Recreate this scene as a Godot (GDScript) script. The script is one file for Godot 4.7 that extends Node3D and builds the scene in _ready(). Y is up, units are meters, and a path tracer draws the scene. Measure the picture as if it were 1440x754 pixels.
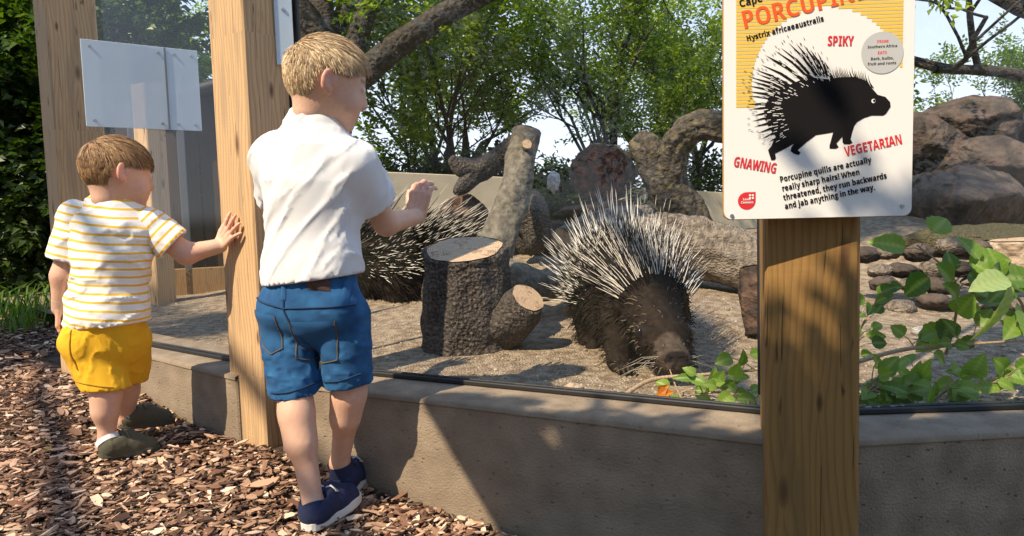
extends Node3D
# Two small boys at the glass of a porcupine enclosure; y up, metres.


func _ready() -> void:
	# camera
	var cam := Camera3D.new()
	cam.name = "camera"
	cam.position = Vector3(0, 0.66, 0)
	cam.basis = Basis(Vector3.RIGHT, deg_to_rad(-4.4)) * Basis(Vector3.BACK, deg_to_rad(-1.74))
	cam.fov = 39.502
	cam.near = 0.05
	cam.far = 400.0
	add_child(cam)
	# sky: pale with broken cloud
	var sky := ProceduralSkyMaterial.new()
	sky.sky_top_color = Color(0.56, 0.69, 0.88)
	sky.sky_horizon_color = Color(0.92, 0.95, 0.98)
	sky.sky_curve = 0.22
	sky.ground_bottom_color = Color(0.22, 0.19, 0.15)
	sky.ground_horizon_color = Color(0.55, 0.55, 0.5)
	sky.sky_energy_multiplier = 0.98
	var env := Environment.new()
	env.background_mode = Environment.BG_SKY
	env.sky = Sky.new()
	env.sky.sky_material = sky
	env.tonemap_mode = Environment.TONE_MAPPER_LINEAR
	env.tonemap_exposure = 1.5
	env.sdfgi_enabled = true
	env.ssao_enabled = true
	env.ssil_enabled = true
	var we := WorldEnvironment.new()
	we.name = "environment"
	we.environment = env
	add_child(we)
	# sun: high, behind the viewer's left shoulder
	var sun := DirectionalLight3D.new()
	sun.name = "sun"
	sun.light_energy = 1.6
	sun.light_color = Color(1.0, 0.93, 0.81)
	sun.light_angular_distance = 0.53
	sun.shadow_enabled = true
	add_child(sun)
	sun.look_at_from_position(Vector3(-0.468, 0.743, 0.482), Vector3.ZERO)

	make_materials()
	cloth_materials()
	build_setting()
	build_trees()
	build_yard()
	build_chips()
	build_sign()
	build_boy()
	build_toddler()
	porcupine("crested porcupine facing the viewer with raised white quills", Vector3(0.371, 0.200, -2.282), 0.08, 501, 1.0, 1.08)
	porcupine("dark porcupine seen from the side behind the boy in white", Vector3(-0.648, 0.200, -3.487), -1.9, 502, 0.35, 1.3)


# ---------------------------------------------------------------- helpers
var taken := {}
var M := {}
var noise := FastNoiseLite.new()


func numbered(called: String) -> String:
	var n: int = taken.get(called, 0)
	taken[called] = n + 1
	return called if n == 0 else "%s_%03d" % [called, n]


func tag(o: Node, label: String, category: String, group := "", kind := "") -> void:
	if label: o.set_meta("label", label)
	if category: o.set_meta("category", category)
	if group: o.set_meta("group", group)
	if kind: o.set_meta("kind", kind)


func thing(called: String, label: String, category: String, at := Vector3.ZERO, turn := 0.0, group := "") -> Node3D:
	var o := Node3D.new()
	o.name = numbered(called)
	add_child(o)
	o.position = at
	o.rotation.y = turn
	tag(o, label, category, group)
	return o


func part(called: String, mesh: Mesh, mat: Material, parent: Node, at := Vector3.ZERO) -> MeshInstance3D:
	var o := MeshInstance3D.new()
	o.name = numbered(called) if parent == self else called
	o.mesh = mesh
	if mat: o.material_override = mat
	o.position = at
	parent.add_child(o, true)
	return o


func lin(r: float, g: float, b: float) -> Color:
	return Color(r, g, b).linear_to_srgb()


func rnd(r: RandomNumberGenerator, a: float, b: float) -> float:
	return r.randf_range(a, b)


func rng(s: int) -> RandomNumberGenerator:
	var r := RandomNumberGenerator.new()
	r.seed = s
	return r


func fnl(s: int, freq: float, oct := 4, type := FastNoiseLite.TYPE_SIMPLEX_SMOOTH) -> FastNoiseLite:
	var n := FastNoiseLite.new()
	n.seed = s
	n.frequency = freq
	n.noise_type = type
	n.fractal_octaves = oct
	if oct < 2: n.fractal_type = FastNoiseLite.FRACTAL_NONE
	return n


func noise_tex(s: int, freq: float, stops: Array, size := 512, oct := 5, type := FastNoiseLite.TYPE_SIMPLEX_SMOOTH) -> NoiseTexture2D:
	var t := NoiseTexture2D.new()
	t.width = size
	t.height = size
	t.seamless = true
	t.noise = fnl(s, freq, oct, type)
	if stops:
		var g := Gradient.new()
		var off := PackedFloat32Array()
		var col := PackedColorArray()
		for q in stops:
			off.append(q[0])
			col.append(q[1])
		g.offsets = off
		g.colors = col
		t.color_ramp = g
	return t


func plain(c: Color, rough := 0.8, metal := 0.0) -> StandardMaterial3D:
	var m := StandardMaterial3D.new()
	m.albedo_color = c
	m.roughness = rough
	m.metallic = metal
	return m


# colour texture + relief, mapped in three planes
func rough_mat(tex: Texture2D, scale: float, rough := 0.9, relief: Texture2D = null, cm := 0.0, world := true) -> StandardMaterial3D:
	var m := StandardMaterial3D.new()
	m.albedo_texture = tex
	m.roughness = rough
	m.uv1_triplanar = true
	m.uv1_world_triplanar = world
	m.uv1_scale = Vector3.ONE * scale
	if relief:
		m.heightmap_enabled = true
		m.heightmap_texture = relief
		m.heightmap_scale = cm
	return m


class Geo:
	var v := PackedVector3Array()
	var n := PackedVector3Array()
	var c := PackedColorArray()
	var uv := PackedVector2Array()
	var ix := PackedInt32Array()

	func put(p: Vector3, nn: Vector3, t: Vector2, col: Color) -> int:
		v.append(p)
		n.append(nn)
		uv.append(t)
		c.append(col)
		return v.size() - 1

	# a, b, c, d run clockwise seen from the front
	func quad(a: Vector3, b: Vector3, cc: Vector3, d: Vector3, col := Color.WHITE, ta := Vector2(0, 0), tb := Vector2(1, 0), tc := Vector2(1, 1), td := Vector2(0, 1)) -> void:
		var nn := (d - a).cross(b - a).normalized()
		var i := v.size()
		put(a, nn, ta, col)
		put(b, nn, tb, col)
		put(cc, nn, tc, col)
		put(d, nn, td, col)
		ix.append_array([i, i + 1, i + 2, i, i + 2, i + 3])

	func tri(a: Vector3, b: Vector3, cc: Vector3, col := Color.WHITE) -> void:
		var nn := (cc - a).cross(b - a).normalized()
		var i := v.size()
		put(a, nn, Vector2.ZERO, col)
		put(b, nn, Vector2.ZERO, col)
		put(cc, nn, Vector2.ZERO, col)
		ix.append_array([i, i + 1, i + 2])

	func tube(pts: Array, rads: Array, sides := 6, col := Color.WHITE, close := true, cols: Array = [], bump: FastNoiseLite = null, amp := 0.0) -> void:
		var t0: Vector3 = (pts[1] - pts[0]).normalized()
		var u := t0.cross(Vector3.UP if absf(t0.y) < 0.9 else Vector3.RIGHT).normalized()
		var base := v.size()
		var length := 0.0
		var count := pts.size()
		for i in count:
			var t: Vector3 = (pts[mini(i + 1, count - 1)] - pts[maxi(i - 1, 0)]).normalized()
			u = (u - t * u.dot(t)).normalized()
			var w := t.cross(u)
			if i: length += (pts[i] - pts[i - 1]).length()
			for k in sides:
				var a := TAU * k / sides
				var dir := u * cos(a) + w * sin(a)
				var r: float = rads[i]
				if bump: r *= 1.0 + amp * bump.get_noise_3dv(pts[i] * 0.35 + dir * r)
				put(pts[i] + dir * r, dir, Vector2(float(k) / sides, length), cols[i] if cols else col)
		for i in count - 1:
			for k in sides:
				var a := base + i * sides + k
				var b := base + i * sides + (k + 1) % sides
				ix.append_array([a, b + sides, b, a, a + sides, b + sides])
		if close:
			for e in [0, count - 1]:
				var nn: Vector3 = (pts[0] - pts[1]).normalized() if e == 0 else (pts[count - 1] - pts[count - 2]).normalized()
				var m := put(pts[e], nn, Vector2(0.5, 0.5), cols[e] if cols else col)
				for k in sides:
					var a: int = base + e * sides + k
					var b: int = base + e * sides + (k + 1) % sides
					ix.append_array([m, a, b] if e == 0 else [m, b, a])

	# box with bevelled edges; uv runs along y
	func box(at: Vector3, size: Vector3, bev := 0.0, turn := Basis.IDENTITY, col := Color.WHITE, shift := 0.0) -> void:
		var hs := size / 2.0
		var corner := func(s: Vector3, ax: int) -> Vector3:
			var p := Vector3(s.x * (hs.x - bev), s.y * (hs.y - bev), s.z * (hs.z - bev))
			p[ax] = s[ax] * hs[ax]
			return p
		var tex := func(p: Vector3, ax: int) -> Vector2:
			if ax == 0: return Vector2(p.z + shift + 0.37, p.y + shift)
			if ax == 2: return Vector2(p.x + shift, p.y + shift)
			return Vector2(p.x + shift, p.z)
		for ax in 3:
			var b := (ax + 1) % 3
			var d := (ax + 2) % 3
			for s in [-1.0, 1.0]:
				var q: Array = []
				for e in [[-1, -1], [-1, 1], [1, 1], [1, -1]]:
					var sg := Vector3.ZERO
					sg[ax] = s
					sg[b] = e[0]
					sg[d] = e[1]
					q.append(corner.call(sg, ax))
				if s < 0: q.reverse()
				quad(at + turn * q[0], at + turn * q[1], at + turn * q[2], at + turn * q[3], col, tex.call(q[0], ax), tex.call(q[1], ax), tex.call(q[2], ax), tex.call(q[3], ax))
		if bev <= 0: return
		for ax in 3:   # edges along ax
			var b := (ax + 1) % 3
			var d := (ax + 2) % 3
			for e in [[-1, -1], [-1, 1], [1, 1], [1, -1]]:
				var lo := Vector3.ZERO
				lo[ax] = -1
				lo[b] = e[0]
				lo[d] = e[1]
				var hi := lo
				hi[ax] = 1
				var q: Array = [corner.call(lo, b), corner.call(lo, d), corner.call(hi, d), corner.call(hi, b)]
				if e[0] * e[1] > 0: q.reverse()
				quad(at + turn * q[0], at + turn * q[1], at + turn * q[2], at + turn * q[3], col, tex.call(q[0], b), tex.call(q[1], b), tex.call(q[2], b), tex.call(q[3], b))
		for sx in [-1, 1]:
			for sy in [-1, 1]:
				for sz in [-1, 1]:
					var s := Vector3(sx, sy, sz)
					var q: Array = [corner.call(s, 0), corner.call(s, 1), corner.call(s, 2)]
					if sx * sy * sz > 0: q.reverse()
					tri(at + turn * q[0], at + turn * q[1], at + turn * q[2], col)

	# polygon (x, y) in the plane z, extruded back by depth
	func plate(poly: PackedVector2Array, z: float, depth: float, col := Color.WHITE) -> void:
		var p := poly.duplicate()
		var area := 0.0
		for k in p.size(): area += p[k].cross(p[(k + 1) % p.size()])
		if area < 0: p.reverse()
		var t := Geometry2D.triangulate_polygon(p)
		var base := v.size()
		for q in p: put(Vector3(q.x, q.y, z), Vector3(0, 0, 1), q, col)
		for k in range(0, t.size(), 3):
			var a := p[t[k]]
			var b := p[t[k + 1]]
			var d := p[t[k + 2]]
			if (b - a).cross(d - a) > 0: ix.append_array([base + t[k], base + t[k + 2], base + t[k + 1]])
			else: ix.append_array([base + t[k], base + t[k + 1], base + t[k + 2]])
		if depth > 0:
			for k in p.size():
				var a := p[k]
				var b := p[(k + 1) % p.size()]
				quad(Vector3(a.x, a.y, z), Vector3(b.x, b.y, z), Vector3(b.x, b.y, z - depth), Vector3(a.x, a.y, z - depth), col)

	# grid of points; wraps round in u when closed
	func grid(f: Callable, nu: int, nv: int, closed := false, col = null) -> void:
		var base := v.size()
		var cu := nu if closed else nu + 1
		for j in nv + 1:
			for i in cu:
				var p: Vector3 = f.call(float(i) / nu, float(j) / nv)
				put(p, Vector3.ZERO, Vector2(float(i) / nu, float(j) / nv), col.call(p) if col != null else Color.WHITE)
		for j in nv:
			for i in nu:
				var a := base + j * cu + i
				var b := base + j * cu + (i + 1) % cu
				ix.append_array([a, b, b + cu, a, b + cu, a + cu])
		smooth(base)

	func smooth(base := 0) -> void:
		for k in range(base, n.size()): n[k] = Vector3.ZERO
		for k in range(0, ix.size(), 3):
			if ix[k] < base: continue
			var a := v[ix[k]]
			var nn := (v[ix[k + 2]] - a).cross(v[ix[k + 1]] - a)
			for e in 3: n[ix[k + e]] += nn
		for k in range(base, n.size()): n[k] = n[k].normalized() if n[k].length_squared() > 1e-20 else Vector3.UP

	func add(m: Geo) -> void:
		var base := v.size()
		v.append_array(m.v)
		n.append_array(m.n)
		uv.append_array(m.uv)
		c.append_array(m.c)
		for k in m.ix: ix.append(k + base)

	func mesh() -> ArrayMesh:
		var a := []
		a.resize(Mesh.ARRAY_MAX)
		a[Mesh.ARRAY_VERTEX] = v
		a[Mesh.ARRAY_NORMAL] = n
		a[Mesh.ARRAY_TEX_UV] = uv
		a[Mesh.ARRAY_COLOR] = c
		a[Mesh.ARRAY_INDEX] = ix
		var m := ArrayMesh.new()
		m.add_surface_from_arrays(Mesh.PRIMITIVE_TRIANGLES, a)
		return m


# a distance field on a grid, meshed as surface nets
class Field:
	var o: Vector3
	var h: float
	var nx: int
	var ny: int
	var nz: int
	var d := PackedFloat32Array()

	func _init(lo: Vector3, hi: Vector3, cell: float) -> void:
		o = lo
		h = cell
		nx = int((hi.x - lo.x) / cell) + 2
		ny = int((hi.y - lo.y) / cell) + 2
		nz = int((hi.z - lo.z) / cell) + 2
		d.resize(nx * ny * nz)
		d.fill(1.0)

	func span(lo: Vector3, hi: Vector3) -> Array:
		var a := ((lo - o) / h).floor()
		var b := ((hi - o) / h).ceil()
		return [clampi(int(a.x), 0, nx), clampi(int(b.x) + 1, 0, nx), clampi(int(a.y), 0, ny), clampi(int(b.y) + 1, 0, ny), clampi(int(a.z), 0, nz), clampi(int(b.z) + 1, 0, nz)]

	# tapered capsule; w, s: thinner by s along w; op 1 cuts
	func cap(a: Vector3, b: Vector3, ra: float, rb: float, k := 0.02, op := 0, w := Vector3.ZERO, s := 1.0) -> void:
		var m := maxf(ra, rb) + maxf(k, 3.0 * h)
		var g := span(Vector3(minf(a.x, b.x), minf(a.y, b.y), minf(a.z, b.z)) - Vector3.ONE * m, Vector3(maxf(a.x, b.x), maxf(a.y, b.y), maxf(a.z, b.z)) + Vector3.ONE * m)
		var ab := b - a
		var l2 := maxf(ab.length_squared(), 1e-9)
		for z in range(g[4], g[5]):
			for y in range(g[2], g[3]):
				var i: int = g[0] + nx * (y + ny * z)
				for x in range(g[0], g[1]):
					var q := o + Vector3(x, y, z) * h - a
					if s != 1.0: q += w * (q.dot(w) * (s - 1.0))
					var t := clampf(q.dot(ab) / l2, 0.0, 1.0)
					var e := (q - ab * t).length() - ra - (rb - ra) * t
					var f := d[i]
					if op == 0:
						var u := maxf(k - absf(f - e), 0.0)
						d[i] = minf(f, e) - u * u * 0.25 / k
					else:
						e = -e
						var u := maxf(k - absf(f - e), 0.0)
						d[i] = maxf(f, e) + u * u * 0.25 / k
					i += 1

	func ell(c: Vector3, r: Vector3, ax := Basis.IDENTITY, k := 0.02, op := 0) -> void:
		var m := maxf(r.x, maxf(r.y, r.z)) + maxf(k, 3.0 * h)
		var g := span(c - Vector3.ONE * m, c + Vector3.ONE * m)
		var inv := ax.transposed()
		var r1 := Vector3.ONE / r
		for z in range(g[4], g[5]):
			for y in range(g[2], g[3]):
				var i: int = g[0] + nx * (y + ny * z)
				for x in range(g[0], g[1]):
					var q := inv * (o + Vector3(x, y, z) * h - c)
					var k0 := (q * r1).length()
					var e := k0 * (k0 - 1.0) / maxf((q * r1 * r1).length(), 1e-6)
					var f := d[i]
					if op == 0:
						var u := maxf(k - absf(f - e), 0.0)
						d[i] = minf(f, e) - u * u * 0.25 / k
					else:
						e = -e
						var u := maxf(k - absf(f - e), 0.0)
						d[i] = maxf(f, e) + u * u * 0.25 / k
					i += 1

	# keep what lies behind the plane (inside the ball, if one is given)
	func clip(nn: Vector3, p: Vector3, ball := Vector3.ZERO, rad := -1.0) -> void:
		var i := 0
		for z in nz:
			for y in ny:
				for x in nx:
					if d[i] < 0.06:
						var q := o + Vector3(x, y, z) * h
						if rad < 0 or (q - ball).length_squared() < rad * rad:
							d[i] = maxf(d[i], (q - p).dot(nn))
					i += 1

	func bend(f: Callable) -> void:
		var i := 0
		for z in nz:
			for y in ny:
				for x in nx:
					if absf(d[i]) < 4.0 * h: d[i] -= f.call(o + Vector3(x, y, z) * h)
					i += 1

	func mod(f: Callable) -> void:
		var i := 0
		for z in nz:
			for y in ny:
				for x in nx:
					if d[i] < 6.0 * h: d[i] = f.call(o + Vector3(x, y, z) * h, d[i])
					i += 1

	func val(p: Vector3) -> float:
		var q := (p - o) / h
		var x := int(q.x)
		var y := int(q.y)
		var z := int(q.z)
		if q.x < 0 or q.y < 0 or q.z < 0 or x >= nx - 1 or y >= ny - 1 or z >= nz - 1: return 1.0
		var fx := q.x - x
		var fy := q.y - y
		var fz := q.z - z
		var i := x + nx * (y + ny * z)
		var s := nx * ny
		var a := lerpf(lerpf(d[i], d[i + 1], fx), lerpf(d[i + nx], d[i + nx + 1], fx), fy)
		var b := lerpf(lerpf(d[i + s], d[i + s + 1], fx), lerpf(d[i + s + nx], d[i + s + nx + 1], fx), fy)
		return lerpf(a, b, fz)

	# first point of the surface along a ray
	func hit(p: Vector3, dir: Vector3, most := 0.5) -> Vector3:
		var t := 0.0
		while t < most:
			var e := val(p + dir * t)
			if e < 0.0005: break
			t += clampf(e * 0.6, 0.0005, h)
		return p + dir * t

	func mesh_into(g: Geo, col = null, tex = null) -> void:
		var id := PackedInt32Array()
		id.resize(d.size())
		id.fill(-1)
		var sy := nx
		var sz := nx * ny
		var off := [0, 1, sy, sy + 1, sz, sz + 1, sz + sy, sz + sy + 1]
		var edges := [0, 1, 2, 3, 4, 5, 6, 7, 0, 2, 1, 3, 4, 6, 5, 7, 0, 4, 1, 5, 2, 6, 3, 7]
		var at := [Vector3(0, 0, 0), Vector3(1, 0, 0), Vector3(0, 1, 0), Vector3(1, 1, 0), Vector3(0, 0, 1), Vector3(1, 0, 1), Vector3(0, 1, 1), Vector3(1, 1, 1)]
		var far := 5.0 * h
		for z in nz - 1:
			for y in ny - 1:
				var i := sy * y + sz * z - 1
				for x in nx - 1:
					i += 1
					var f := d[i]
					if f > far or f < -far: continue
					var mask := 0
					for k in 8:
						if d[i + off[k]] < 0.0: mask |= 1 << k
					if mask == 0 or mask == 255: continue
					var sum := Vector3.ZERO
					var count := 0
					for k in range(0, 24, 2):
						var a: int = edges[k]
						var b: int = edges[k + 1]
						if (mask >> a & 1) != (mask >> b & 1):
							var da := d[i + off[a]]
							var db := d[i + off[b]]
							sum += at[a].lerp(at[b], da / (da - db))
							count += 1
					var gx := d[i + 1] + d[i + sy + 1] + d[i + sz + 1] + d[i + sz + sy + 1] - d[i] - d[i + sy] - d[i + sz] - d[i + sz + sy]
					var gy := d[i + sy] + d[i + sy + 1] + d[i + sz + sy] + d[i + sz + sy + 1] - d[i] - d[i + 1] - d[i + sz] - d[i + sz + 1]
					var gz := d[i + sz] + d[i + sz + 1] + d[i + sz + sy] + d[i + sz + sy + 1] - d[i] - d[i + 1] - d[i + sy] - d[i + sy + 1]
					var p := o + (Vector3(x, y, z) + sum / count) * h
					id[i] = g.put(p, Vector3(gx, gy, gz).normalized(), tex.call(p) if tex != null else Vector2(p.x, p.y), col.call(p) if col != null else Color.WHITE)
		for z in range(1, nz - 1):
			for y in range(1, ny - 1):
				var i := sy * y + sz * z
				for x in range(1, nx - 1):
					i += 1
					var f := d[i]
					if f > far or f < -far: continue
					var inside := f < 0.0
					for ax in 3:
						var st: int = [1, sy, sz][ax]
						if (d[i + st] < 0.0) == inside: continue
						var b: int = [sy, sz, 1][ax]
						var e: int = [sz, 1, sy][ax]
						var c0 := id[i - b - e]
						var c1 := id[i - e]
						var c2 := id[i]
						var c3 := id[i - b]
						if c0 < 0 or c1 < 0 or c2 < 0 or c3 < 0: continue
						g.ix.append_array([c0, c3, c2, c0, c2, c1] if inside else [c0, c1, c2, c0, c2, c3])


func rock_mesh(size: Vector3, s: int, rough := 0.35, freq := 1.1, nu := 40, nv := 24, cut := 0.0) -> ArrayMesh:
	var n1 := fnl(s, freq, 5)
	var n2 := fnl(s + 7, freq * 1.6, 2, FastNoiseLite.TYPE_CELLULAR)
	var r := rng(s)
	var cuts: Array = []
	for k in 16:
		var d := Vector3(rnd(r, -1, 1), rnd(r, -0.8, 1), rnd(r, -1, 1)).normalized()
		cuts.append([d, rnd(r, 0.72, 0.98)])
	var g := Geo.new()
	g.grid(func(u: float, w: float) -> Vector3:
		var a := -u * TAU
		var b := (w - 0.5) * PI
		var p := Vector3(cos(b) * cos(a), -sin(b), cos(b) * sin(a))
		p *= 1.0 + rough * n1.get_noise_3dv(p * 1.0) + rough * 0.5 * n2.get_noise_3dv(p)
		for q in cuts:
			var e: float = p.dot(q[0]) - q[1]
			if e > 0: p -= q[0] * e * 0.9
		p *= 1.0 + 0.05 * n2.get_noise_3dv(p * 3.0)
		if cut > 0: p.y = minf(p.y, cut)
		return p * size, nu, nv, true)
	return g.mesh()


func text_mesh(words: String, size: float, serif := false) -> TextMesh:
	var f := SystemFont.new()
	f.font_names = PackedStringArray(["Droid Serif" if serif else "Droid Sans"])
	f.font_weight = 700
	var t := TextMesh.new()
	t.text = words
	t.font = f
	t.font_size = 48
	t.pixel_size = size / 48.0
	t.depth = 0.0006
	t.curve_step = 1.0
	return t


# ---------------------------------------------------------------- materials
func make_materials() -> void:
	var g3 := func(s: int, f: float, a: Color, b: Color, oct := 5) -> NoiseTexture2D:
		return noise_tex(s, f, [[0.25, a], [0.75, b]], 512, oct)
	var grit := noise_tex(11, 0.09, [], 512, 3)
	var lump := noise_tex(12, 0.03, [], 512, 5)
	# concrete with pits and stains
	var pits := Image.create(512, 512, false, Image.FORMAT_RGB8)
	var base := Image.create(512, 512, false, Image.FORMAT_RGB8)
	var n1 := fnl(3, 0.012, 5)
	var n2 := fnl(4, 0.2, 2)
	for y in 512:
		for x in 512:
			# blends the noise with itself so that the tile repeats
			var wx := clampf((x - 448) / 64.0, 0, 1)
			var a := lerpf(n1.get_noise_2d(x, y), n1.get_noise_2d(x - 512, y), wx)
			var wy := clampf((y - 448) / 64.0, 0, 1)
			if wy > 0: a = lerpf(a, lerpf(n1.get_noise_2d(x, y - 512), n1.get_noise_2d(x - 512, y - 512), wx), wy)
			var f := n2.get_noise_2d(x, y)
			var t := 0.5 + 0.62 * a + 0.2 * f
			pits.set_pixel(x, y, Color(0.6 + 0.25 * f + 0.1 * a, 0, 0).clamp())
			base.set_pixel(x, y, lin(0.155, 0.114, 0.079).lerp(lin(0.32, 0.253, 0.182), clampf(t, 0, 1)))
	var r := rng(5)
	for k in 420:
		var cx := r.randi_range(4, 507)
		var cy := r.randi_range(4, 507)
		var rad := pow(r.randf(), 3.0) * 2.6 + 0.7
		for y in range(cy - 4, cy + 5):
			for x in range(cx - 4, cx + 5):
				var q := Vector2(x - cx, (y - cy) * 1.4).length()
				if q < rad and x >= 0 and y >= 0 and x < 512 and y < 512:
					pits.set_pixel(x, y, Color(0.05, 0, 0))
					base.set_pixel(x, y, base.get_pixel(x, y).darkened(0.25))
	for im in [pits, base]: im.generate_mipmaps()
	var m := rough_mat(ImageTexture.create_from_image(base), 1.6, 0.92, ImageTexture.create_from_image(pits), 0.35)
	M.concrete = m
	var m2 := m.duplicate() as StandardMaterial3D
	m2.heightmap_scale = 0.1
	M.sill = m2
	# timber: growth rings run along v
	var wood := Image.create(512, 1024, false, Image.FORMAT_RGB8)
	var wrel := Image.create(512, 1024, false, Image.FORMAT_RGB8)
	var w1 := fnl(21, 0.006, 3)
	var w2 := fnl(22, 0.05, 3)
	var w3 := fnl(23, 0.02, 2)
	var knots := [Vector3(250, 420, 14), Vector3(480, 560, 20), Vector3(130, 240, 22), Vector3(330, 700, 26), Vector3(420, 120, 16), Vector3(60, 860, 18)]
	for y in 1024:
		for x in 512:
			var u := float(x)
			var dark := 0.0
			for kn in knots:
				var q := Vector2(x - kn.x, (y - kn.y) * 0.55)
				var e := exp(-q.length_squared() / (kn.z * kn.z * 5.0))
				u += signf(q.x + 0.01) * e * kn.z * 1.1
				dark = maxf(dark, clampf(1.35 - q.length() / kn.z * 1.4, 0, 1))
			u += 46.0 * w1.get_noise_2d(x * 0.35, y * 0.16) + 2.0 * w3.get_noise_2d(x, y * 0.3)
			var ring := fposmod(u / 25.0, 1.0)
			var late := smoothstep(0.45, 0.95, ring) * (1.0 - smoothstep(0.95, 1.0, ring))
			var fib := w2.get_noise_2d(x * 3.0, y * 0.12)
			var saw := w2.get_noise_2d(x * 0.05 + 900.0, y * 2.2)
			var t := clampf(0.28 + 0.45 * late + 0.22 * fib, 0, 1)
			var c := lin(0.62, 0.425, 0.235).lerp(lin(0.36, 0.205, 0.095), t)
			c = c.lerp(lin(0.11, 0.05, 0.022), dark * 0.85)
			var grey := smoothstep(0.05, 0.5, w1.get_noise_2d(x * 1.4 + 300.0, y * 0.25)) * 0.45
			c = c.lerp(lin(0.30, 0.215, 0.135), grey)
			var chk := smoothstep(0.975, 0.992, 1.0 - absf(w1.get_noise_2d(x * 1.1 + 77.0, y * 0.07))) * smoothstep(0.0, 0.25, w3.get_noise_2d(x * 0.3, y * 0.25 + 50.0))
			c = c.lerp(lin(0.07, 0.035, 0.016), chk * 0.8)
			dark = maxf(dark, chk * 2.5)
			wood.set_pixel(x, y, c)
			wrel.set_pixel(x, y, Color(clampf(0.6 - 0.25 * late + 0.2 * fib + 0.10 * saw - 0.2 * dark, 0, 1), 0, 0))
	wood.generate_mipmaps()
	wrel.generate_mipmaps()
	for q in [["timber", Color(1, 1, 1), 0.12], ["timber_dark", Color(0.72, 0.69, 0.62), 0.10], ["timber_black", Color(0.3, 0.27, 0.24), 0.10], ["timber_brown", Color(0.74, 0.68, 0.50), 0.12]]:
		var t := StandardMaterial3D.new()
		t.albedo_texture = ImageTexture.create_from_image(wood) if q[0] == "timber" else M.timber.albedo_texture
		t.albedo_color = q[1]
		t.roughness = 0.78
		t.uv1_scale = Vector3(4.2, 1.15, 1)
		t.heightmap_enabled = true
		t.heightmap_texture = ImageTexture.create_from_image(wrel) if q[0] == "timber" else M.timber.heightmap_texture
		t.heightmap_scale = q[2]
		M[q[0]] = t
	# ground
	M.soil = rough_mat(g3.call(31, 0.03, lin(0.035, 0.02, 0.012), lin(0.12, 0.07, 0.042)), 1.2, 1.0, grit, 1.5)
	M.sand = rough_mat(noise_tex(33, 0.02, [[0.2, lin(0.17, 0.12, 0.078)], [0.45, lin(0.27, 0.205, 0.138)], [0.6, lin(0.33, 0.255, 0.175)], [0.85, lin(0.42, 0.34, 0.245)]], 1024, 8), 0.9, 1.0, noise_tex(34, 0.11, [], 1024, 4), 1.1)
	M.earth = rough_mat(g3.call(35, 0.03, lin(0.05, 0.04, 0.022), lin(0.12, 0.1, 0.05)), 0.6, 1.0)
	M.bark = rough_mat(g3.call(41, 0.04, lin(0.045, 0.034, 0.024), lin(0.17, 0.135, 0.10)), 2.2, 0.95, lump, 1.6, false)
	M.bark_dark = rough_mat(noise_tex(42, 0.05, [[0.3, lin(0.02, 0.016, 0.013)], [0.62, lin(0.08, 0.064, 0.052)], [0.85, lin(0.17, 0.14, 0.115)]], 512, 6), 3.0, 0.95, noise_tex(43, 0.045, [], 512, 5, FastNoiseLite.TYPE_CELLULAR), 1.6, false)
	M.bark_moss = rough_mat(noise_tex(44, 0.025, [[0.25, lin(0.025, 0.02, 0.015)], [0.5, lin(0.07, 0.056, 0.043)], [0.66, lin(0.13, 0.11, 0.08)], [0.80, lin(0.16, 0.125, 0.03)], [0.95, lin(0.10, 0.10, 0.03)]], 512, 6), 1.6, 0.95, lump, 2.0, false)
	M.smooth_bark = rough_mat(noise_tex(45, 0.02, [[0.2, lin(0.06, 0.048, 0.036)], [0.5, lin(0.125, 0.108, 0.08)], [0.8, lin(0.21, 0.19, 0.145)]], 512, 6), 2.5, 0.9, lump, 0.5, false)
	M.log = rough_mat(noise_tex(46, 0.03, [[0.2, lin(0.06, 0.045, 0.035)], [0.5, lin(0.19, 0.155, 0.12)], [0.8, lin(0.34, 0.28, 0.22)]], 512, 7), 1.8, 0.95, grit, 1.6, false)
	M.twig = rough_mat(g3.call(47, 0.05, lin(0.22, 0.15, 0.09), lin(0.42, 0.31, 0.2)), 6.0, 0.8, null, 0.0, false)
	M.tree_bark = rough_mat(g3.call(48, 0.03, lin(0.02, 0.016, 0.012), lin(0.075, 0.062, 0.048)), 1.2, 0.95, lump, 2.5, false)
	M.rock = rough_mat(noise_tex(51, 0.016, [[0.2, lin(0.026, 0.019, 0.014)], [0.45, lin(0.062, 0.045, 0.034)], [0.62, lin(0.11, 0.083, 0.063)], [0.8, lin(0.085, 0.05, 0.041)]], 512, 7), 0.8, 0.95, noise_tex(52, 0.03, [], 512, 7), 4.0, false)
	M.rock_red = rough_mat(noise_tex(53, 0.02, [[0.25, lin(0.02, 0.012, 0.009)], [0.55, lin(0.065, 0.035, 0.022)], [0.8, lin(0.15, 0.085, 0.052)]], 512, 7), 1.4, 0.85, lump, 2.0, false)
	M.rock_pale = rough_mat(g3.call(54, 0.03, lin(0.28, 0.26, 0.24), lin(0.62, 0.6, 0.58)), 2.0, 0.9, lump, 1.5, false)
	M.moss = rough_mat(g3.call(56, 0.05, lin(0.045, 0.038, 0.018), lin(0.13, 0.115, 0.05)), 2.0, 1.0, grit, 2.0, false)
	var rings := Image.create(256, 256, false, Image.FORMAT_RGB8)
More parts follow.
